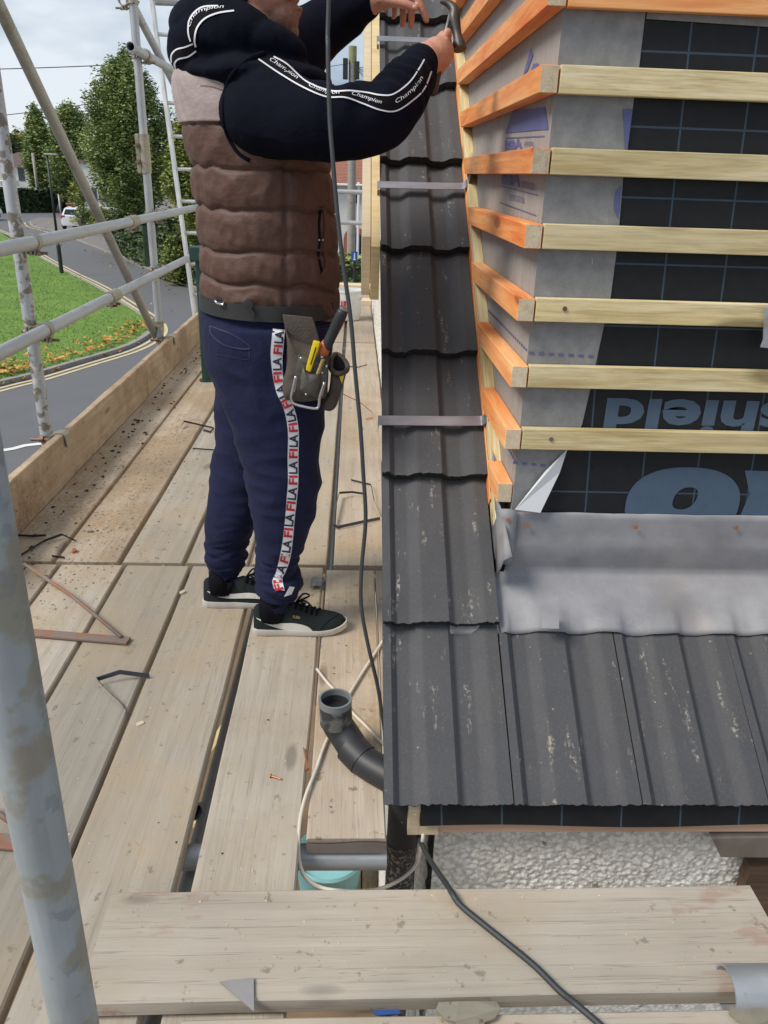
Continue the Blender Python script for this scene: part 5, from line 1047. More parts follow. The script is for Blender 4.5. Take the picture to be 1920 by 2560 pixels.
# ---- body: one continuous mesh
b = MB()
HC = PX(652, -48, 2.36)                                     # head centre
hx = lambda dx_, dy_, dz_: HC+V((dx_, dy_, dz_))
b.ball(hx(-.012, 0, .035), (.100, .079, .105), 20, 14); b.ball(hx(.012, 0, -.01), (.085, .072, .10), 20, 14)
b.ball(hx(.045, 0, -.075), (.052, .055, .052), 16, 10); b.ball(hx(.072, 0, -.108), (.024, .028, .022), 12, 8)
b.ball(hx(.078, 0, .03), (.020, .055, .016), 12, 8); chain(b, [hx(.088, 0, .025), hx(.108, 0, -.012), hx(.103, 0, -.022)], [.009, .013, .011])
for s in (-1, 1):
    b.ball(hx(.106, s*.011, -.024), .0085, 10, 7); b.ball(hx(.07, s*.04, -.022), (.028, .022, .026), 12, 8)
    b.ball(hx(-.008, s*.080, -.012), (.020, .009, .033), 12, 8); b.ball(hx(-.002, s*.082, -.04), (.010, .008, .012), 10, 6)
b.ball(hx(.094, 0, -.058), (.012, .024, .0065), 12, 8); b.ball(hx(.091, 0, -.070), (.012, .021, .007), 12, 8)
NB = PX(640, 165, 2.36); chain(b, [NB+V((0, 0, -.05)), NB+V((.0, 0, .03)), hx(-.01, 0, -.06)], [.075, .062, .058], 18)
tz0, tz1 = PX(650, 900, 2.34), PX(640, 220, 2.36)
b.loft([[V((tz0.x*(1-u)+tz1.x*u + hw*math.cos(2*math.pi*k_/24), 2.35+dp*math.sin(2*math.pi*k_/24), tz0.z*(1-u)+tz1.z*u)) for k_ in range(24)] for u, hw, dp in ((0, .11, .15), (.2, .12, .16), (.45, .11, .14), (.75, .13, .17), (.95, .11, .18), (1.05, .06, .08))])
SR, ER, WR = PX(655, 275, 2.19), PX(968, 292, 2.13), PX(1048, 160, 2.295)
SL_, EL, WL = PX(705, 185, 2.56), PX(822, 72, 2.66), PX(935, 6, 2.60)
chain(b, [SR, SR.lerp(ER, .5), ER], [.06, .05, .042]); chain(b, [ER, ER.lerp(WR, .5), WR], [.042, .04, .030])
chain(b, [SL_, SL_.lerp(EL, .5), EL], [.06, .05, .042]); chain(b, [EL, EL.lerp(WL, .5), WL], [.042, .038, .029])
AR, AL_ = PX(690, 1500, 2.20), PX(565, 1440, 2.39)
chain(b, [PX(690, 900, 2.27), PX(705, 1180, 2.22), AR], [.09, .05, .032]); chain(b, [PX(640, 900, 2.45), PX(600, 1180, 2.44), AL_], [.09, .05, .030])
for A_, Yf in ((AR, 2.19), (AL_, 2.385)): chain(b, [V((A_.x-.02, Yf, .055)), V((A_.x+.06, Yf+.004, .052)), V((A_.x+.12, Yf+.006, .042))], [.028, .026, .016])
# right hand: a fist round the hammer handle
HA = PX(1090, 190, 2.315); HB = PX(1128, 40, 2.395); hu = (HB-HA).normalized()        # handle axis, from the fist up to the head
kn = PX(1105, 130, 2.335)                                                            # middle knuckle area
d_ = (kn-WR).normalized(); d_ = (d_-hu*d_.dot(hu)*.6).normalized(); aw = hu.cross(d_); aw = aw if aw.y > 0 else -aw; aw.normalize()
PC = WR.lerp(kn, .55)
for q_, wd, tk in ((.0, .030, .030), (.35, .036, .034), (.75, .041, .034), (1.0, .039, .026)): b.ball(WR.lerp(kn, q_), (tk*1.25, tk*1.25, tk*1.25), 14, 10)
Rm = Matrix((d_, aw, hu)).transposed(); b.ball(PC+aw*.004, (.055, .030, .052), 18, 12, Rm); b.ball(kn-d_*.012, (.030, .025, .055), 16, 10, Rm)
def finger(K, dirs, lens, rad):
    pts = [K]
    for a_, l_ in zip(dirs, lens): pts.append(pts[-1]+a_.normalized()*l_)
    chain(b, pts, rad, 10, 3); return pts
for i, (o_, sc_) in enumerate(((.041, 1.12), (.014, 1.22), (-.014, 1.16), (-.040, .98))):
    K = kn+hu*o_-d_*(.004 if i in (1, 2) else .010)-aw*.004
    finger(K, [d_*.75+aw*.75, -d_*.25+aw*1.0, -d_*1.0+aw*.05], [.036*sc_, .027*sc_, .023*sc_], [.0142, .0132, .012, .0105])
for o_ in (.040, .014, -.014, -.038): b.ball(kn+hu*o_-d_*.006-aw*.022, (.0125, .0125, .0125), 10, 8); chain(b, [kn+hu*o_-d_*.008-aw*.020, WR.lerp(kn, .45)+hu*o_*.6-aw*.027], [.006, .004], 8, 3)
finger(WR.lerp(kn, .42)+hu*.042+aw*.008, [d_*.75+hu*.45+aw*.35, d_*.8+aw*.55-hu*.1], [.038, .032], [.0135, .0120, .0098])
# left hand holding a nail
LY = 2.58; lp = [PX(938, 2, 2.60), PX(965, -14, 2.585), PX(992, -18, 2.575)]
chain(b, lp, [.031, .036, .030], 14); b.ball(PX(972, -26, 2.60), (.05, .028, .045), 16, 10)
for pts_, rad in (([(1000, -42, 2.57), (1034, -22, 2.545), (1052, 14, 2.535), (1066, 50, 2.54)], [.013, .0112, .0102, .0085]), ([(992, -28, 2.60), (1020, -4, 2.58), (1028, 34, 2.575), (1027, 66, 2.585)], [.013, .011, .0102, .0085]),
                  ([(982, -18, 2.62), (1003, 4, 2.60), (1008, 36, 2.60), (1006, 63, 2.61)], [.0125, .0108, .010, .0082]), ([(970, -10, 2.635), (985, 6, 2.64), (987, 26, 2.65), (984, 42, 2.665)], [.011, .0095, .009, .0075]),
                  ([(958, -4, 2.56), (985, 3, 2.545), (1012, 10, 2.535), (1036, 20, 2.53)], [.016, .0145, .0128, .0105])): chain(b, [PX(*p_) for p_ in pts_], rad, 10, 3)
bm_ = remeshed(b, .0036, 2, .5); body = bm_.build('body', M['skin'], person, smooth=True)
# nails
def nail(p_, r_): m = MB(); m.ball(p_, r_, 8, 6); return m.build('fingernail', plain('fingernail', (.55, .30, .24), .35, var=.03), body, smooth=True)
nail(PX(1038, 18, 2.521), (.008, .003, .0065))
# face details
for s in (-1, 1):
    m = MB(); m.ball(hx(.083, s*.033, .008), .0125, 12, 8); m.build('eye', M['eye'], body, smooth=True)
    m = MB(); m.ball(hx(.094, s*.033, .008), (.003, .0058, .0058), 10, 6); m.build('iris', M['hair'], body, smooth=True)
    m = MB(); chain(m, [hx(.088, s*.052, .028), hx(.097, s*.035, .036), hx(.098, s*.016, .030)], [.003, .0045, .004], 8); m.build('eyebrow', M['hair'], body, smooth=True)
# hair: short, with a shell over the skull
m = MB(); m.ball(hx(-.022, 0, .050), (.102, .085, .102), 26, 18); m.ball(hx(-.048, 0, -.012), (.068, .072, .075), 20, 14)
hm = remeshed(m, .006, 2); displace(hm, lambda v, n: .004*mnoise.noise(v*70)+.002*mnoise.noise(v*190)); hm.build('hair', M['hair'], person, smooth=True)
# ---- trousers
T = MB()
legR = [(800, 512, 832, 2.32, .19), (870, 512, 828, 2.30, .175), (940, 534, 821, 2.275, .15), (1000, 556, 815, 2.255, .135), (1080, 580, 806, 2.24, .12), (1150, 602, 801, 2.23, .112), (1200, 615, 800, 2.225, .108), (1263, 629, 790, 2.22, .102), (1325, 638, 774, 2.215, .092), (1360, 641, 760, 2.21, .085), (1380, 642, 749, 2.21, .078), (1396, 641, 742, 2.21, .079), (1412, 643, 746, 2.208, .077), (1428, 646, 739, 2.205, .070), (1444, 645, 751, 2.205, .078), (1462, 647, 748, 2.20, .074), (1478, 652, 738, 2.20, .062), (1496, 656, 730, 2.20, .052), (1510, 658, 726, 2.20, .050)]
legL = [(800, 520, 800, 2.40, .16), (870, 520, 770, 2.42, .15), (950, 536, 745, 2.44, .14), (1025, 540, 735, 2.45, .125), (1087, 542, 725, 2.45, .118), (1150, 533, 708, 2.445, .112), (1197, 527, 692, 2.44, .106), (1260, 518, 668, 2.43, .098), (1310, 514, 640, 2.42, .09), (1338, 511, 622, 2.415, .082), (1350, 519, 612, 2.41, .07), (1362, 519, 617, 2.41, .074), (1376, 524, 610, 2.405, .066), (1388, 520, 613, 2.40, .071), (1400, 527, 606, 2.40, .060), (1418, 527, 603, 2.395, .056), (1436, 528, 601, 2.395, .056)]
def legloft(L_, seed):
    pts = smooth_path([V((r_[0], r_[1], r_[2])) for r_ in L_], 4); p2 = smooth_path([V((r_[3], r_[4], 0)) for r_ in L_], 4)
    T.loft([ring3(a.y, a.z, a.x, c_.x, c_.y, 40) for a, c_ in zip(pts, p2)])
legloft(legR, 1); legloft(legL, 2)
T.loft([ring3(xl, xr, y, Yc, hy, 40) for y, xl, xr, Yc, hy in ((700, 524, 826, 2.36, .185), (745, 518, 832, 2.36, .192), (790, 506, 834, 2.36, .20), (850, 508, 828, 2.36, .205), (910, 526, 815, 2.36, .185), (950, 560, 780, 2.36, .14))])
tm = remeshed(T, .0056, 3, .5)
def folds(v, n):
    R_ = lambda x, y, z: max(-.5, 1-3*abs(mnoise.noise(V((x, y, z)))))
    g = lambda c_, w_: math.exp(-((v.z-c_)/w_)**2)
    a = .0030*R_(v.x*7+v.z*6, v.y*7, v.z*9)+.0020*mnoise.noise(V((v.x*16, v.y*16, v.z*16)))
    a += g(.50, .16)*.0060*R_(v.x*5+v.z*9+3, v.y*6, v.z*15-v.x*4)
    a += g(.80, .12)*.0065*R_(v.x*9+v.z*8, v.y*7, v.z*5-v.x*6+9)
    lo = max(0, min(1, (.34-v.z)/.14)); a += lo*(.0100*R_(v.x*4+5, v.y*4, v.z*25+v.x*7)+.0045*R_(v.x*8, v.y*8+3, v.z*44-v.x*9))
    return a
displace(tm, folds); tm.build('trousers', M['jogger'], person, smooth=True)
tv = bvh(tm)
# ---- vest
lev = [PX(500, y, 2.36).z for y in (742, 682, 617, 518, 420, 312)]                     # hem and seams
vr = smooth_path([V((y, xl, xr)) for y, xl, xr in ((746, 520, 834), (738, 514, 838), (690, 511, 842), (617, 507, 840), (518, 499, 832), (420, 486, 822), (312, 461, 806), (250, 448, 786), (205, 446, 760), (175, 462, 735), (150, 500, 705), (135, 540, 680))], 20)
vd = smooth_path([V((d, 0, 0)) for d in (.185, .192, .196, .198, .20, .205, .205, .20, .19, .165, .125, .085)], 20)
sx_ = PX(712, 600, 2.165).x
Vm = MB(); rings = []; nv = 190; yk0 = lev[5]
for a, c_ in zip(vr, vd):
    base = ring3(a.y, a.z, a.x, 2.36, c_.x, nv); z = base[0].z; ctr = V(((base[0].x+base[nv//2].x)/2, 2.36, z)); row = []
    k_ = next((i for i in range(5) if lev[i] <= z < lev[i+1]), None)
    if k_ is None: puff = .010 if z >= lev[5] else 0
    else: t_ = (z-lev[k_])/(lev[k_+1]-lev[k_]); puff = .017*(math.sin(math.pi*t_)**.55)
    for p in base:
        o_ = (p-ctr); o_.normalize(); ang = math.atan2(o_.y, o_.x); fx = max(0, min(1, (p.x-base[nv//2].x)/(2*(base[0].x-ctr.x))))
        zz_ = z + .018*mnoise.noise(V((ang*1.6, z*2, 11)))+.008*mnoise.noise(V((ang*4.5, z*3, 2)))
        kk = next((i for i in range(5) if lev[i] <= zz_ < lev[i+1]), None) if z < yk0 else None
        if kk is not None:
            t_ = (zz_-lev[kk])/(lev[kk+1]-lev[kk]); e_ = math.sin(math.pi*t_); sag = .5+.5*mnoise.noise(V((ang*2.6, kk*5.1, 1)))
            pf = .0082*(e_**.45)*(.7+.6*sag) - .0075*math.exp(-(min(t_, 1-t_)*(lev[kk+1]-lev[kk])/.0042)**2)
            r1 = 1-3.2*abs(mnoise.noise(V((ang*2.6+zz_*9, zz_*10-ang*2, kk*3.7)))); r2 = 1-3*abs(mnoise.noise(V((ang*7-zz_*7, zz_*19+ang*3, 4))))
            r3 = 1-3*abs(mnoise.noise(V((ang*3+zz_*26, zz_*30+ang*5, 8)))); pf += (.0042*max(-.5, r1)+.0024*max(-.5, r2)+.0022*max(-.4, r3)*math.exp(-(min(t_, 1-t_)/.28)**2))*e_
        elif z >= yk0: pf = .010+.003*mnoise.noise(V((ang*4, z*14, 9)))+.003*(1-3*abs(mnoise.noise(V((ang*5+z*8, z*6, 2)))))
        else: pf = .002
        if p.y < 2.36 and z < lev[5]-.02: pf -= .009*math.exp(-((p.x-sx_-.012*mnoise.noise(V((z*5, 1, 1))))/.006)**2)
        if p.y > 2.36 and fx > .8: pf *= .8
        tilt = -.052*max(0, (lev[2]-z)/(lev[2]-lev[0]))*fx if z < lev[2] else 0
        q_ = p+o_*pf; q_.z += tilt; row.append(q_)
    rings.append(row)
Vm.loft(rings, True, True)
nfr = len(rings)-1; yk = lev[5]
Vm.m = [1 if sum(Vm.v[i][2] for i in f)/len(f) > yk else 0 for f in Vm.f]
vest = Vm.build('vest', None, person, smooth=True, mats=[M['vest'], M['yoke']]); vest.data.polygons[-1].use_smooth = False
# ---- hoodie: sleeves, shoulders and hood in one
Hd = MB()
slR = [(612, 260, 84, 2.27), (656, 280, 106, 2.185), (712, 291, 105, 2.14), (770, 303, 95, 2.10), (840, 310, 86, 2.08), (905, 309, 82, 2.09), (953, 292, 78, 2.115), (988, 258, 70, 2.15), (1016, 219, 61, 2.20), (1034, 192, 57, 2.24), (1044, 172, 52, 2.27), (1049, 163, 46, 2.28)]
def sleeve(L_, seed, amp=.006):
    pp = smooth_path([PX(x, y, Y) for x, y, r_, Y in L_], 8); rr_ = smooth_path([V((px2m(r_, PX(x, y, Y)), 0, 0)) for x, y, r_, Y in L_], 8)
    Hd.tube(pp, [q_.x for q_ in rr_], 40)
sleeve(slR, 1)
slL = [(690, 190, 90, 2.54), (735, 130, 88, 2.60), (790, 84, 74, 2.65), (845, 45, 62, 2.655), (890, 15, 52, 2.63), (922, 2, 44, 2.61), (936, -2, 37, 2.60)]
sleeve(slL, 2)
Hd.ball(PX(640, 200, 2.36), (.20, .25, .055), 24, 12); Hd.ball(PX(655, 150, 2.36), (.12, .13, .07), 22, 12)
# hood bunched behind the neck
for x, y, Y, r_ in ((530, 82, 2.36, (.105, .15, .085)), (515, 130, 2.34, (.10, .15, .075)), (482, 138, 2.30, (.055, .10, .055)), (570, 105, 2.30, (.13, .13, .09)), (640, 120, 2.29, (.12, .10, .062)), (700, 130, 2.30, (.07, .09, .045)), (545, 45, 2.36, (.09, .12, .06)), (620, 100, 2.46, (.13, .10, .08))):
    Hd.ball(PX(x, y, Y), r_, 22, 14)
hmh = remeshed(Hd, .006, 5, .5)
elb, wri = PX(965, 300, 2.1), PX(1052, 160, 2.285)
def hfold(v, n):
    a = .0055*max(-.6, 1-2.6*abs(mnoise.noise(V((v.x*4.5-v.z*3, v.y*4, v.z*5.5+v.x*3)))))-.002+.003*mnoise.noise(V((v.x*9, v.y*7, v.z*9)))+.0018*mnoise.noise(v*26)
    t_ = (v-elb).dot((wri-elb).normalized()); w_ = max(0, 1-abs(t_-.10)/.16) if v.x > elb.x-.12 and v.y < 2.42 else 0
    a += w_*.0075*math.sin(t_*115+3*mnoise.noise(v*8))*max(0, .35+n.z)
    u_ = (v-SR).dot((ER-SR).normalized()); w2 = max(0, 1-abs(u_-.24)/.12) if v.y < 2.4 and v.z > 1.3 else 0
    a += w2*.0055*math.sin(u_*85+3*mnoise.noise(v*7))*max(0, .3+n.z)
    if v.x < -.2 and v.z > 1.55: a += .005*math.sin(v.z*52+v.x*45+6*mnoise.noise(v*5))*.6+.005*mnoise.noise(v*13)
    return a
displace(hmh, hfold); hmh.build('hoodie', M['hoodie'], person, smooth=True)
hv = bvh(hmh)
m = MB(); cpts = [PX(1038, 182, 2.255), PX(1048, 164, 2.28), PX(1053, 156, 2.295)]; m.tube(smooth_path(cpts, 4), [px2m(48, cpts[0])]*5+[px2m(45, cpts[0])]*4, 30); m.build('cuff', M['hoodie'], person, smooth=True, auto=40)
def surf_band(name, lines, mat, tr, off=.0022, sub=4, th=None, fb=2.2, cols=5):
    """band lying on a garment between two edge lines"""
    A_, B_ = [smooth_path([V((x, y, 0)) for x, y in L_], sub) for L_ in lines]; n = min(len(A_), len(B_)); m = MB(); vs = []
    for i in range(n):
        for k_ in range(cols): q_ = A_[i].lerp(B_[i], k_/(cols-1)); vs.append(cast(tr, q_.x, q_.y, off, fb))
    m.add(vs, [(i*cols+k_, i*cols+k_+1, (i+1)*cols+k_+1, (i+1)*cols+k_) for i in range(n-1) for k_ in range(cols-1)]); return m.build(name, M[mat], person, smooth=True)
def surf_line(name, L_, w_, mat, tr, off=.0025, sub=4, fb=2.2):
    pp = smooth_path([V((x, y, 0)) for x, y in L_], sub); A_, B_ = [], []
    for i, p in enumerate(pp): t_ = (pp[min(i+1, len(pp)-1)]-pp[max(i-1, 0)]).normalized(); nn_ = V((-t_.y, t_.x, 0)); A_.append((p+nn_*w_/2)[:2]); B_.append((p-nn_*w_/2)[:2])
    return surf_band(name, (A_, B_), mat, tr, off, 1, None, fb, 2)
def surf_text(name, txt, L_, hpx, mat, tr, off=.003, bold=.02, shear=0, fb=2.2, u0=0, u1=1, spans=None):
    """lettering running along a line on a garment; L_ is the baseline in reading order"""
    pp = smooth_path([V((x, y, 0)) for x, y in L_], 6); ln = [0]
    for a, b_ in zip(pp, pp[1:]): ln.append(ln[-1]+(b_-a).length)
    vs, fs = text_mesh(txt, 1, bold, shear); x0 = min(v.x for v in vs); x1 = max(v.x for v in vs); y0 = min(v.y for v in vs); y1 = max(v.y for v in vs); m = MB(); out = []
    for v in vs:
        s_ = (u0+(u1-u0)*(v.x-x0)/(x1-x0))*ln[-1]; i = max(0, min(len(pp)-2, next((k_ for k_ in range(len(ln)-1) if ln[k_+1] >= s_), len(pp)-2))); p = pp[i].lerp(pp[i+1], (s_-ln[i])/max(1e-6, ln[i+1]-ln[i])); t_ = (pp[i+1]-pp[i]).normalized(); up_ = V((t_.y, -t_.x, 0)); q_ = p+up_*((v.y-y0)/(y1-y0)*hpx); out.append(cast(tr, q_.x, q_.y, off, fb))
    m.add(out, fs); return m.build(name, M[mat], person)
low = [(646, 147), (699, 183), (757, 217), (815, 241), (863, 243), (906, 258), (952, 275), (991, 277), (1032, 251), (1061, 222), (1079, 178)]
upp = [(684, 141), (718, 160), (766, 203), (826, 226), (875, 226), (918, 231), (950, 237), (983, 235), (1022, 207), (1046, 174), (1061, 148)]
surf_band('sleeve_tape', (low, upp), 'tapeblack', hv, .002, 6, cols=6)
surf_line('tape_edge', low, 3.6, 'tapewhite', hv, .004, 6); surf_line('tape_edge', upp, 3.6, 'tapewhite', hv, .004, 6)
mid = [tuple((V((a[0], a[1], 0)).lerp(V((c_[0], c_[1], 0)), .35))[:2]) for a, c_ in zip(low, upp)]
for u0, u1 in ((.03, .20), (.27, .44), (.50, .66), (.74, .94)): surf_text('tape_lettering', 'Champion', mid, 13, 'tapewhite', hv, .0045, .0, .25, u0=u0, u1=u1)
# hood tape
hl1 = [(585, 26), (545, 32), (512, 46), (492, 70), (486, 100), (489, 118)]; hl2 = [(545, 14), (510, 16), (488, 28), (473, 50), (470, 80), (476, 104)]
surf_band('hood_tape', (hl1, hl2), 'tapeblack', hv, .002, 5, fb=2.3); surf_line('tape_edge', hl1, 4.2, 'tapewhite', hv, .004, 5, 2.3); surf_line('tape_edge', hl2, 3.6, 'tapewhite', hv, .004, 5, 2.3)
surf_text('tape_lettering', 'Champion', [(478, 68), (485, 48), (500, 33), (530, 25), (560, 22)], 12, 'tapewhite', hv, .0045, 0, .25, 2.3)
hl3 = [(440, 180), (436, 160), (446, 148), (470, 142), (490, 128)]; hl4 = [(428, 158), (428, 138), (440, 124), (462, 118), (482, 110)]
surf_band('hood_tape', (hl3, hl4), 'tapeblack', hv, .002, 5, fb=2.3); surf_line('tape_edge', hl3, 4, 'tapewhite', hv, .004, 5, 2.3); surf_line('tape_edge', hl4, 3.6, 'tapewhite', hv, .004, 5, 2.3)
# vest trims: armhole piping, pocket
vv = bvh(Vm, hmh)
m = MB(); pts = [cast(vv, x, y, -.001) for x, y in ((660, 132), (618, 150), (585, 180), (566, 215), (558, 260), (560, 305), (572, 345), (596, 382), (625, 402))]; m.tube(smooth_path(pts, 5), .0055, 8); m.build('armhole_piping', M['hoodie'], person, smooth=True)
vo = bvh(Vm)
surf_line('pocket_zip', [(802, 518), (798, 560), (800, 600), (797, 640), (806, 684)], 6, 'tapeblack', vo, .002, 4); surf_line('pocket_flap', [(812, 516), (816, 570), (812, 620), (818, 660), (806, 690)], 9, 'vest', vo, .005, 4)
for x, y in ((798, 600), (807, 600)): m = MB(); m.ball(cast(vo, x, y, .003), .0028, 8, 6); m.build('snap', M['alu'], person, smooth=True)
surf_line('yoke_seam', [(500, 214), (528, 216), (560, 226)], 1.6, 'vest', vo, .002, 4)
# trouser details
surf_line('pocket_seam', [(524, 815), (545, 822), (585, 838), (620, 862), (626, 872)], 2.2, 'navyprint', tv, .0018); surf_line('pocket_seam', [(524, 815), (530, 838), (560, 862), (600, 872), (624, 872)], 4.0, 'navyprint', tv, .003); surf_line('pocket_seam', [(622, 872), (620, 898), (580, 893), (540, 885)], 1.6, 'navyprint', tv, .0018)
tl = [(682, 821), (677, 868), (677, 899), (683, 946), (692, 984), (704, 1008), (714, 1040), (720, 1085), (719, 1150), (720, 1200), (717, 1241), (713, 1294), (707, 1350), (699, 1394), (690, 1430), (681, 1452), (685, 1472)]
tr_ = [(712, 825), (709, 866), (706, 899), (708, 946), (719, 984), (731, 1010), (741, 1040), (747, 1083), (746, 1150), (746, 1200), (743, 1241), (737, 1294), (732, 1350), (725, 1398), (714, 1430), (706, 1447), (712, 1477)]
surf_band('side_tape', (tl, tr_), 'tapewhite', tv, .0025, 6, cols=6); surf_band('side_tape', ([(710, 1492), (724, 1466)], [(729, 1486), (737, 1468)]), 'tapewhite', tv, .003, 3)
cl_ = [tuple((V((a[0], a[1], 0)).lerp(V((c_[0], c_[1], 0)), .93))[:2]) for a, c_ in zip(tl, tr_)][::-1]
surf_line('tape_edge', [(a-1, b_) for a, b_ in tl], 1.6, 'navyprint', tv, .003, 5); surf_line('tape_edge', [(a+1, b_) for a, b_ in tr_], 1.6, 'navyprint', tv, .003, 5)
NR = 10
for i in range(NR):
    u0 = i/NR+.006; du = 1/NR
    surf_text('tape_lettering', 'FI', cl_, 22, 'redprint', tv, .0042, .030, u0=u0, u1=u0+du*.36); surf_text('tape_lettering', 'LA', cl_, 22, 'navyprint', tv, .0042, .030, u0=u0+du*.42, u1=u0+du*.90)
# ---- shoes and socks
def shoe(A_, Yc, x0, x1, toe_y, label):
    L = x1-x0; st = thing('x', 'x', 'x', (0, 0, 0)); bpy.data.objects.remove(st)
    yc = lambda u: Yc+(toe_y-Yc)*u
    W = [(0, .024), (.04, .034), (.15, .038), (.35, .037), (.55, .044), (.72, .048), (.86, .043), (.95, .030), (1, .012)]
    wid = lambda u: next(a[1]+(b_[1]-a[1])*(u-a[0])/(b_[0]-a[0]) for a, b_ in zip(W, W[1:]) if u <= b_[0]+1e-6)
    us = [i/44 for i in range(45)]; us[0] = .0005
    m = MB(); rings = []
    for u in us:
        w_ = wid(u)+.003; x = x0-.005+(L+.008)*u; lift = .014*max(0, (u-.72)/.28)**2; top = .025-.003*min(1, u*1.4)
        rings.append([V((x, yc(u)+s*w_*k_, z+lift)) for s, k_, z in ((-1, .88, .0), (-1, 1, .008), (-1, .98, top), (1, .98, top), (1, 1, .008), (1, .88, 0))])
    m.loft(rings); sole = m.build('shoe_sole', M['solewhite'], person, smooth=True, auto=50)
    HT = [(0, .085), (.03, .098), (.10, .094), (.2, .078), (.32, .092), (.42, .104), (.52, .092), (.64, .075), (.78, .066), (.9, .058), (.96, .050), (1, .036)]
    hgt = lambda u: next(a[1]+(b_[1]-a[1])*(u-a[0])/(b_[0]-a[0]) for a, b_ in zip(HT, HT[1:]) if u <= b_[0]+1e-6)
    up = MB(); rings = []
    for u in us:
        w_ = wid(u); x = x0+L*u; lift = .010*max(0, (u-.72)/.28)**2; h = hgt(u); z0 = .015+lift; narrow = .62 if u < .45 else .55
        ring = []
        for k_ in range(17):
            t_ = math.pi*k_/16; cc_ = math.cos(t_); ss = math.sin(t_); wz = w_*(1-(1-narrow)*(ss**1.2)*(1 if u < .5 else .6)); ring.append(V((x, yc(u)-wz*math.copysign(abs(cc_)**.75, cc_), z0+(h-z0)*ss**.8)))
        rings.append(ring)
    up.loft(rings); upm = up.build('shoe_upper', M['suede'], person, smooth=True, auto=60)
    m = MB(); an = V((A_.x, Yc, 0)); m.tube([V((A_.x-.012, Yc, .05)), V((A_.x-.008, Yc, .10)), V((A_.x-.004, Yc, A_.z+.02))], [.044, .043, .044], 20); m.build('sock', M['sock'], person, smooth=True)
    m = MB()
    for k_ in range(5):
        u = .47+k_*.055; x = x0+L*u; h = hgt(u); m.tube(smooth_path([V((x-.004, yc(u)-.024, h-.007)), V((x+.002, yc(u), h+.004)), V((x+.008, yc(u)+.024, h-.007))], 3), .0032, 6)
    u = .46; x = x0+L*u; bw = V((x, yc(u), hgt(u)+.004))
    m.tube(smooth_path([bw, bw+V((.015, -.02, .014)), bw+V((.03, -.035, .004)), bw+V((.01, -.02, .0))], 4), .003, 6); m.tube(smooth_path([bw, bw+V((.02, .02, .018)), bw+V((.04, .03, .006)), bw], 4), .003, 6); m.tube(smooth_path([bw, bw+V((.03, -.015, .012)), bw+V((.055, -.03, -.006))], 4), .0028, 6)
    m.build('laces', M['sock'], person, smooth=True); return upm, bvh(up)
hR, tR = P(632, 1575, Z=.03), P(864, 1570, Z=.03); hL, tL = P(506, 1505, Z=.03), P(742, 1495, Z=.03)
_, us1 = shoe(AR, hR.y+.045, hR.x, tR.x, hR.y+.06, 'r'); _, us2 = shoe(AL_, hL.y+.045, hL.x, tL.x, hL.y+.055, 'l')
def cr5(L_): return [(480+x/3.19, 1200+y/3.19) for x, y in L_]
surf_band('side_stripe', (cr5([(512, 1098), (600, 1130), (700, 1142), (800, 1142), (880, 1155), (935, 1178), (968, 1212)]), cr5([(514, 1104), (590, 1150), (660, 1175), (720, 1190), (770, 1202), (800, 1212), (812, 1214)])), 'solewhite', us1, .0022, 4, cols=4, fb=2.15)
surf_band('side_stripe', (cr5([(120, 885), (220, 908), (330, 908), (430, 900), (500, 905), (545, 925)]), cr5([(124, 893), (200, 930), (290, 945), (380, 945), (470, 945), (545, 950)])), 'solewhite', us2, .0022, 4, cols=4, fb=2.33)
surf_text('shoe_lettering', 'PUMA', cr5([(803, 1104), (862, 1110)]), 8, 'gold', us1, .003, .03, fb=2.15)
surf_line('shoe_seam', cr5([(1030, 1190), (1060, 1150), (1110, 1110), (1170, 1075)]), 1.5, 'tapeblack', us1, .002, 4, 2.15)
# ================================================================ TOOLS AND BELT
tb = thing('tool_belt', 'dark leather tool belt with a brown suede pouch on the hip of the man', 'tool belt', PX(650, 790, 2.2))
m = MB(); rings = []
for dz, k_ in ((-.024, .004), (-.024, .010), (.018, .010), (.018, .004)): 
    r_ = ring3(511, 838, 770, 2.36, .203, 80); rings.append([V((p.x+(p.x+.25)*.0+ (k_ if p.x > -.25 else -k_), 2.36+(p.y-2.36)*(1+k_/.2), p.z+dz+.02-.03*(p.x+.25))) for p in r_])
m.loft(rings+[rings[0]], True, False); m.build('strap', M['belt'], tb, smooth=True, auto=40)
bv = bvh(m, tm)
def shp(name, L_, Yn, th, mat, parent=tb, bevel=.003, bulge=0): 
    m = MB(); pts = [PX(x, y, Yn) for x, y in L_]; poly_slab(m, pts, (0, th, 0)); return m.build(name, M[mat], parent, bevel=bevel, smooth=True, auto=40)
def cr4(L_): return [(480+x/3.19, 680+y/3.19) for x, y in L_]
def pillow(name, L_, Yn, th, mat, parent=tb, k=5, amp=.003):
    """stuffed leather shape: outline rounded towards the camera"""
    pts = smooth_path([PX(x, y, Yn) for x, y in L_+[L_[0]]], k)[:-1]; c_ = sum(pts, V((0, 0, 0)))/len(pts); m = MB(); rings = []
    for q_, dy_ in ((1.0, th), (1.0, th*.35), (.97, th*.1), (.88, -.004), (.7, -.009), (.4, -.012), (.06, -.013)):
        rings.append([c_+(p-c_)*q_+V((0, dy_+amp*mnoise.noise(p*22+V((0, q_*3, 0))), 0)) for p in pts])
    m.loft(rings); return m.build(name, M[mat], parent, smooth=True)
shp('tongue_strap', cr4([(440, 205), (490, 250), (478, 300), (505, 330), (495, 400), (470, 330), (420, 285), (395, 250)]), 2.135, .006, 'belt')
shp('belt_tip', cr4([(183, 190), (365, 235), (380, 262), (350, 300), (300, 290), (182, 235)]), 2.19, .005, 'belt')
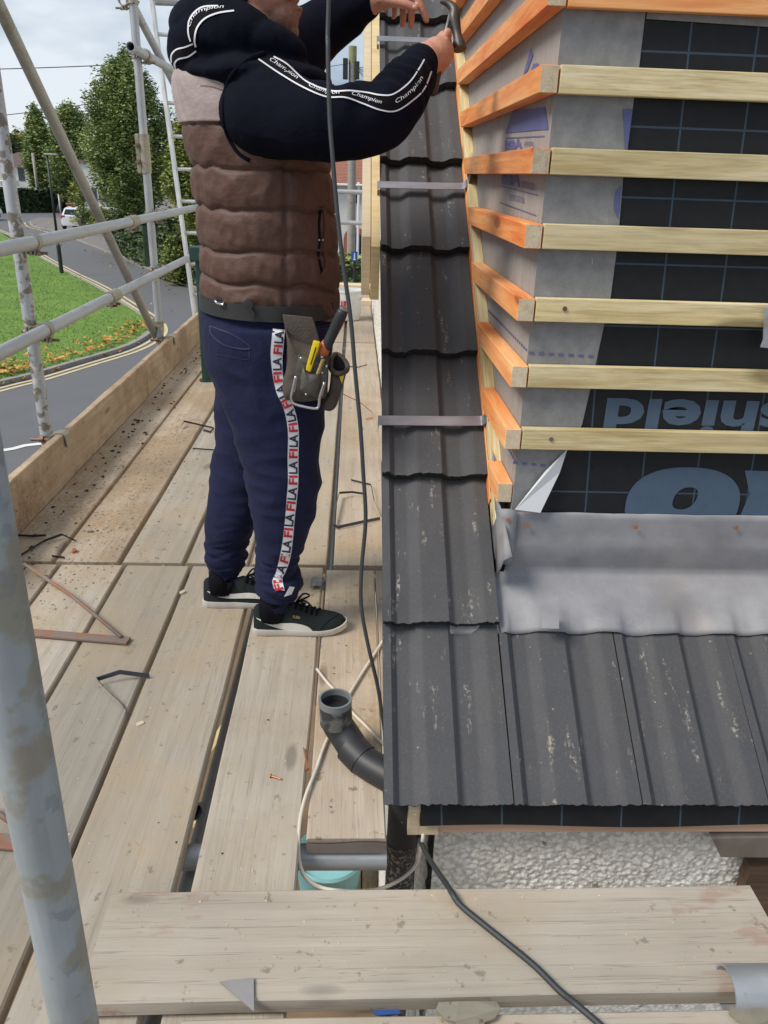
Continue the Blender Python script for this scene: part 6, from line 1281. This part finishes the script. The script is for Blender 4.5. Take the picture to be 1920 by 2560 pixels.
m = MB(); m.tube([PX(*cr4([(183, 225)])[0], 2.175), PX(*cr4([(200, 250)])[0], 2.172), PX(*cr4([(245, 262)])[0], 2.168), PX(*cr4([(255, 240)])[0], 2.17)], .0035, 8); m.build('buckle', M['chrome'], tb, smooth=True)
m = MB(); p = PX(*cr4([(280, 218)])[0], 2.186); m.tube([p, p+V((0, -.003, 0))], .0058, 14); m.build('eyelet', M['chrome'], tb)
m = MB(); p = PX(*cr4([(280, 218)])[0], 2.1825); m.tube([p, p+V((0, -.001, 0))], .0032, 10); m.build('eyelet_hole', M['tapeblack'], tb)
vs, fs = text_mesh('STA', 1, .02); x1 = max(v.x for v in vs); y1 = max(v.y for v in vs); q0_, q1_, q2_ = PX(*cr4([(336, 268)])[0], 2.1885), PX(*cr4([(336, 210)])[0], 2.1885), PX(*cr4([(315, 262)])[0], 2.1885)
m = MB(); m.add([q0_+(q1_-q0_)*(v.x/x1)+(q2_-q0_)*(v.y/y1) for v in vs], fs); m.build('lettering', M['yellowplastic'], tb)
shp('pouch_back', cr4([(720, 340), (960, 365), (975, 400), (1020, 560), (1090, 640), (1080, 1000), (900, 1040), (740, 1020), (760, 560), (735, 420)]), 2.105, .012, 'leather')
pillow('pouch', cr4([(745, 470), (800, 540), (900, 590), (1010, 610), (1080, 650), (1085, 800), (1075, 960), (1040, 1020), (900, 1045), (770, 1030), (725, 990), (722, 880), (760, 720)]), 2.075, .04, 'leather')
pillow('side_pouch', cr4([(1110, 770), (1180, 800), (1232, 780), (1215, 880), (1190, 960), (1150, 1080), (1100, 1118), (1050, 1105), (1050, 1060), (1090, 960)]), 2.10, .05, 'leather')
m = MB(); rim = [PX(*cr4([(x, y)])[0], Yr) for x, y, Yr in ((1105, 760, 2.10), (1112, 690, 2.14), (1150, 655, 2.17), (1205, 690, 2.16), (1238, 745, 2.13), (1230, 790, 2.10), (1180, 810, 2.08), (1125, 795, 2.085), (1105, 760, 2.10))]; m.tube(smooth_path(rim, 4), .007, 8); m.build('pouch_rim', M['leather'], tb, smooth=True)
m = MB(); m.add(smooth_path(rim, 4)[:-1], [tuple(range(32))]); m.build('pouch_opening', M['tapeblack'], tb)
shp('tool_plate', cr4([(845, 660), (1000, 720), (1085, 740), (1075, 870), (1010, 990), (990, 1000), (850, 965), (810, 880)]), 2.062, .008, 'leather2', bevel=.002)
pillow('tool_sleeve', cr4([(885, 760), (930, 800), (985, 800), (1030, 830), (1000, 980), (930, 985), (855, 955), (850, 900)]), 2.056, .012, 'leather2', amp=.001)
shp('yellow_tab', cr4([(1175, 835), (1215, 820), (1195, 890)]), 2.085, .003, 'yellowplastic', bevel=0)
for i, (x, y) in enumerate(((868, 688), (1072, 752), (1036, 803), (910, 975), (826, 845), (810, 910), (1053, 885), (1035, 955))):
    p = PX(*cr4([(x, y)])[0], 2.053); m = MB(); m.ball(p, (.0038, .003, .0038), 10, 6); m.build('rivet', M['chrome'], tb, smooth=True)
m = MB(); m.tube(smooth_path([PX(x, y, 2.050) for x, y in cr4([(828, 830), (800, 950), (790, 1010), (815, 1050), (900, 1075), (985, 1088), (1010, 1070), (1020, 990), (1056, 880)])], 5), .0038, 10); m.build('hammer_loop', M['chrome'], tb, smooth=True)
for L_ in ([(815, 835), (842, 840), (820, 960), (795, 950)], [(1045, 872), (1070, 880), (1040, 995), (1015, 985)]): shp('loop_plate', cr4(L_), 2.051, .003, 'strapmetal', bevel=.001)
# tools in the pouch
kn_ = thing('utility_knife', 'yellow snap off knife standing in the pouch', 'knife', PX(*cr4([(930, 790)])[0], 2.052))
shp('knife_body', cr4([(968, 548), (1020, 560), (1012, 600), (945, 800), (908, 785), (912, 750)]), 2.046, .014, 'yellowplastic', kn_, .003)
shp('knife_slot', cr4([(985, 600), (992, 603), (950, 740), (943, 737)]), 2.0445, .003, 'tapeblack', kn_, 0)
ch = thing('chisel', 'chisel with an orange and grey rubber handle in the pouch', 'chisel', PX(*cr4([(1020, 700)])[0], 2.07))
c0_, c1_, c2_ = PX(*cr4([(1208, 300)])[0], 2.05), PX(*cr4([(1130, 470)])[0], 2.06), PX(*cr4([(1048, 640)])[0], 2.07)
m = MB(); m.tube(smooth_path([c0_, c1_, c2_], 5), [.0125, .0145, .0155, .0155, .015, .0145, .014, .0145, .015, .013, .008], 16); m.build('grip', M['blackplastic'], ch, smooth=True)
m = MB(); ax = (c2_-c0_).normalized(); sd_ = V((1, -.35, .0)).normalized(); m.tube(smooth_path([c0_+sd_*.006+ax*.012, c1_+sd_*.006-ax*.02, c1_+sd_*.005+ax*.03], 4), [.008, .009, .010, .0105, .0105, .010, .009, .008, .006], 12); m.tube(smooth_path([c1_.lerp(c2_, .5)-sd_*.003, c2_-sd_*.001, c2_+ax*.008], 3), [.0125, .0150, .0155, .015, .014, .012, .009], 14); m.build('grip_inlay', M['orangegrip'], ch, smooth=True)
m = MB(); m.tube([c0_-ax*.001, c0_-ax*.006], .0122, 16); m.build('end_cap', M['strapmetal'], ch, smooth=True, auto=40)
m = MB(); m.tube([c2_, c2_+ax*.03, c2_+ax*.06], [.0065, .006, .007], 12); m.build('shank', M['chrome'], ch, smooth=True)
dr = thing('drill_bit', 'brass coloured drill bit in the pouch below the chisel', 'drill bit', PX(*cr4([(1010, 800)])[0], 2.05)); a, b_ = PX(*cr4([(1045, 700)])[0], 2.052), PX(*cr4([(1003, 815)])[0], 2.045); m = MB()
for k_ in range(2): m.tube([a.lerp(b_, i/16)+V((.003*math.cos(i*1.3+k_*math.pi), .003*math.sin(i*1.3+k_*math.pi), 0)) for i in range(17)], .0032, 6)
m.build('flutes', M['gold'], dr, smooth=True)
# hammer in the fist
hm_ = thing('hammer', 'claw hammer held in the right fist of the man', 'hammer', HA)
m = MB(); m.tube(smooth_path([HA-hu*.05, HA, HA.lerp(HB, .5), HB], 4), [.014, .0145, .0145, .014, .013, .012, .011, .010, .010, .0095, .009, .009, .009], 14, flat=.75); m.build('handle', M['darksteel'], hm_, smooth=True)
m = MB(); m.tube([HA.lerp(HB, .45)-d_*.008-aw*.007, HB-d_*.008-aw*.007], .0035, 8); m.build('bright_edge', M['chrome'], hm_, smooth=True)
hf = PX(1148, 112, 2.36); hc_ = PX(1136, 50, 2.385); cb = PX(1112, 8, 2.40)
m = MB(); m.tube(smooth_path([hf+(hf-hc_).normalized()*.012, hf, hf.lerp(hc_, .4), hc_, hc_.lerp(cb, .5)+V((.012, 0, .004)), cb+V((.008, 0, .0)), cb+V((-.012, 0, .004))], 3), [.0175, .0178, .0175, .0172, .016, .0125, .0115, .0125, .0145, .0160, .016, .0145, .0135, .012, .0105, .009, .0075, .006, .004], 16); m.build('head', M['darksteel'], hm_, smooth=True, auto=50)
m = MB(); n0_, n1_ = PX(1046, 10, 2.54), PX(1044, 24, 2.55); m.tube([n0_, n1_], .0022, 8); m.tube([n0_, n0_+(n0_-n1_).normalized()*.002], .0048, 10); tag(m.build('nail', M['chrome']), 'bright nail pinched between thumb and finger of the left hand', 'nail')
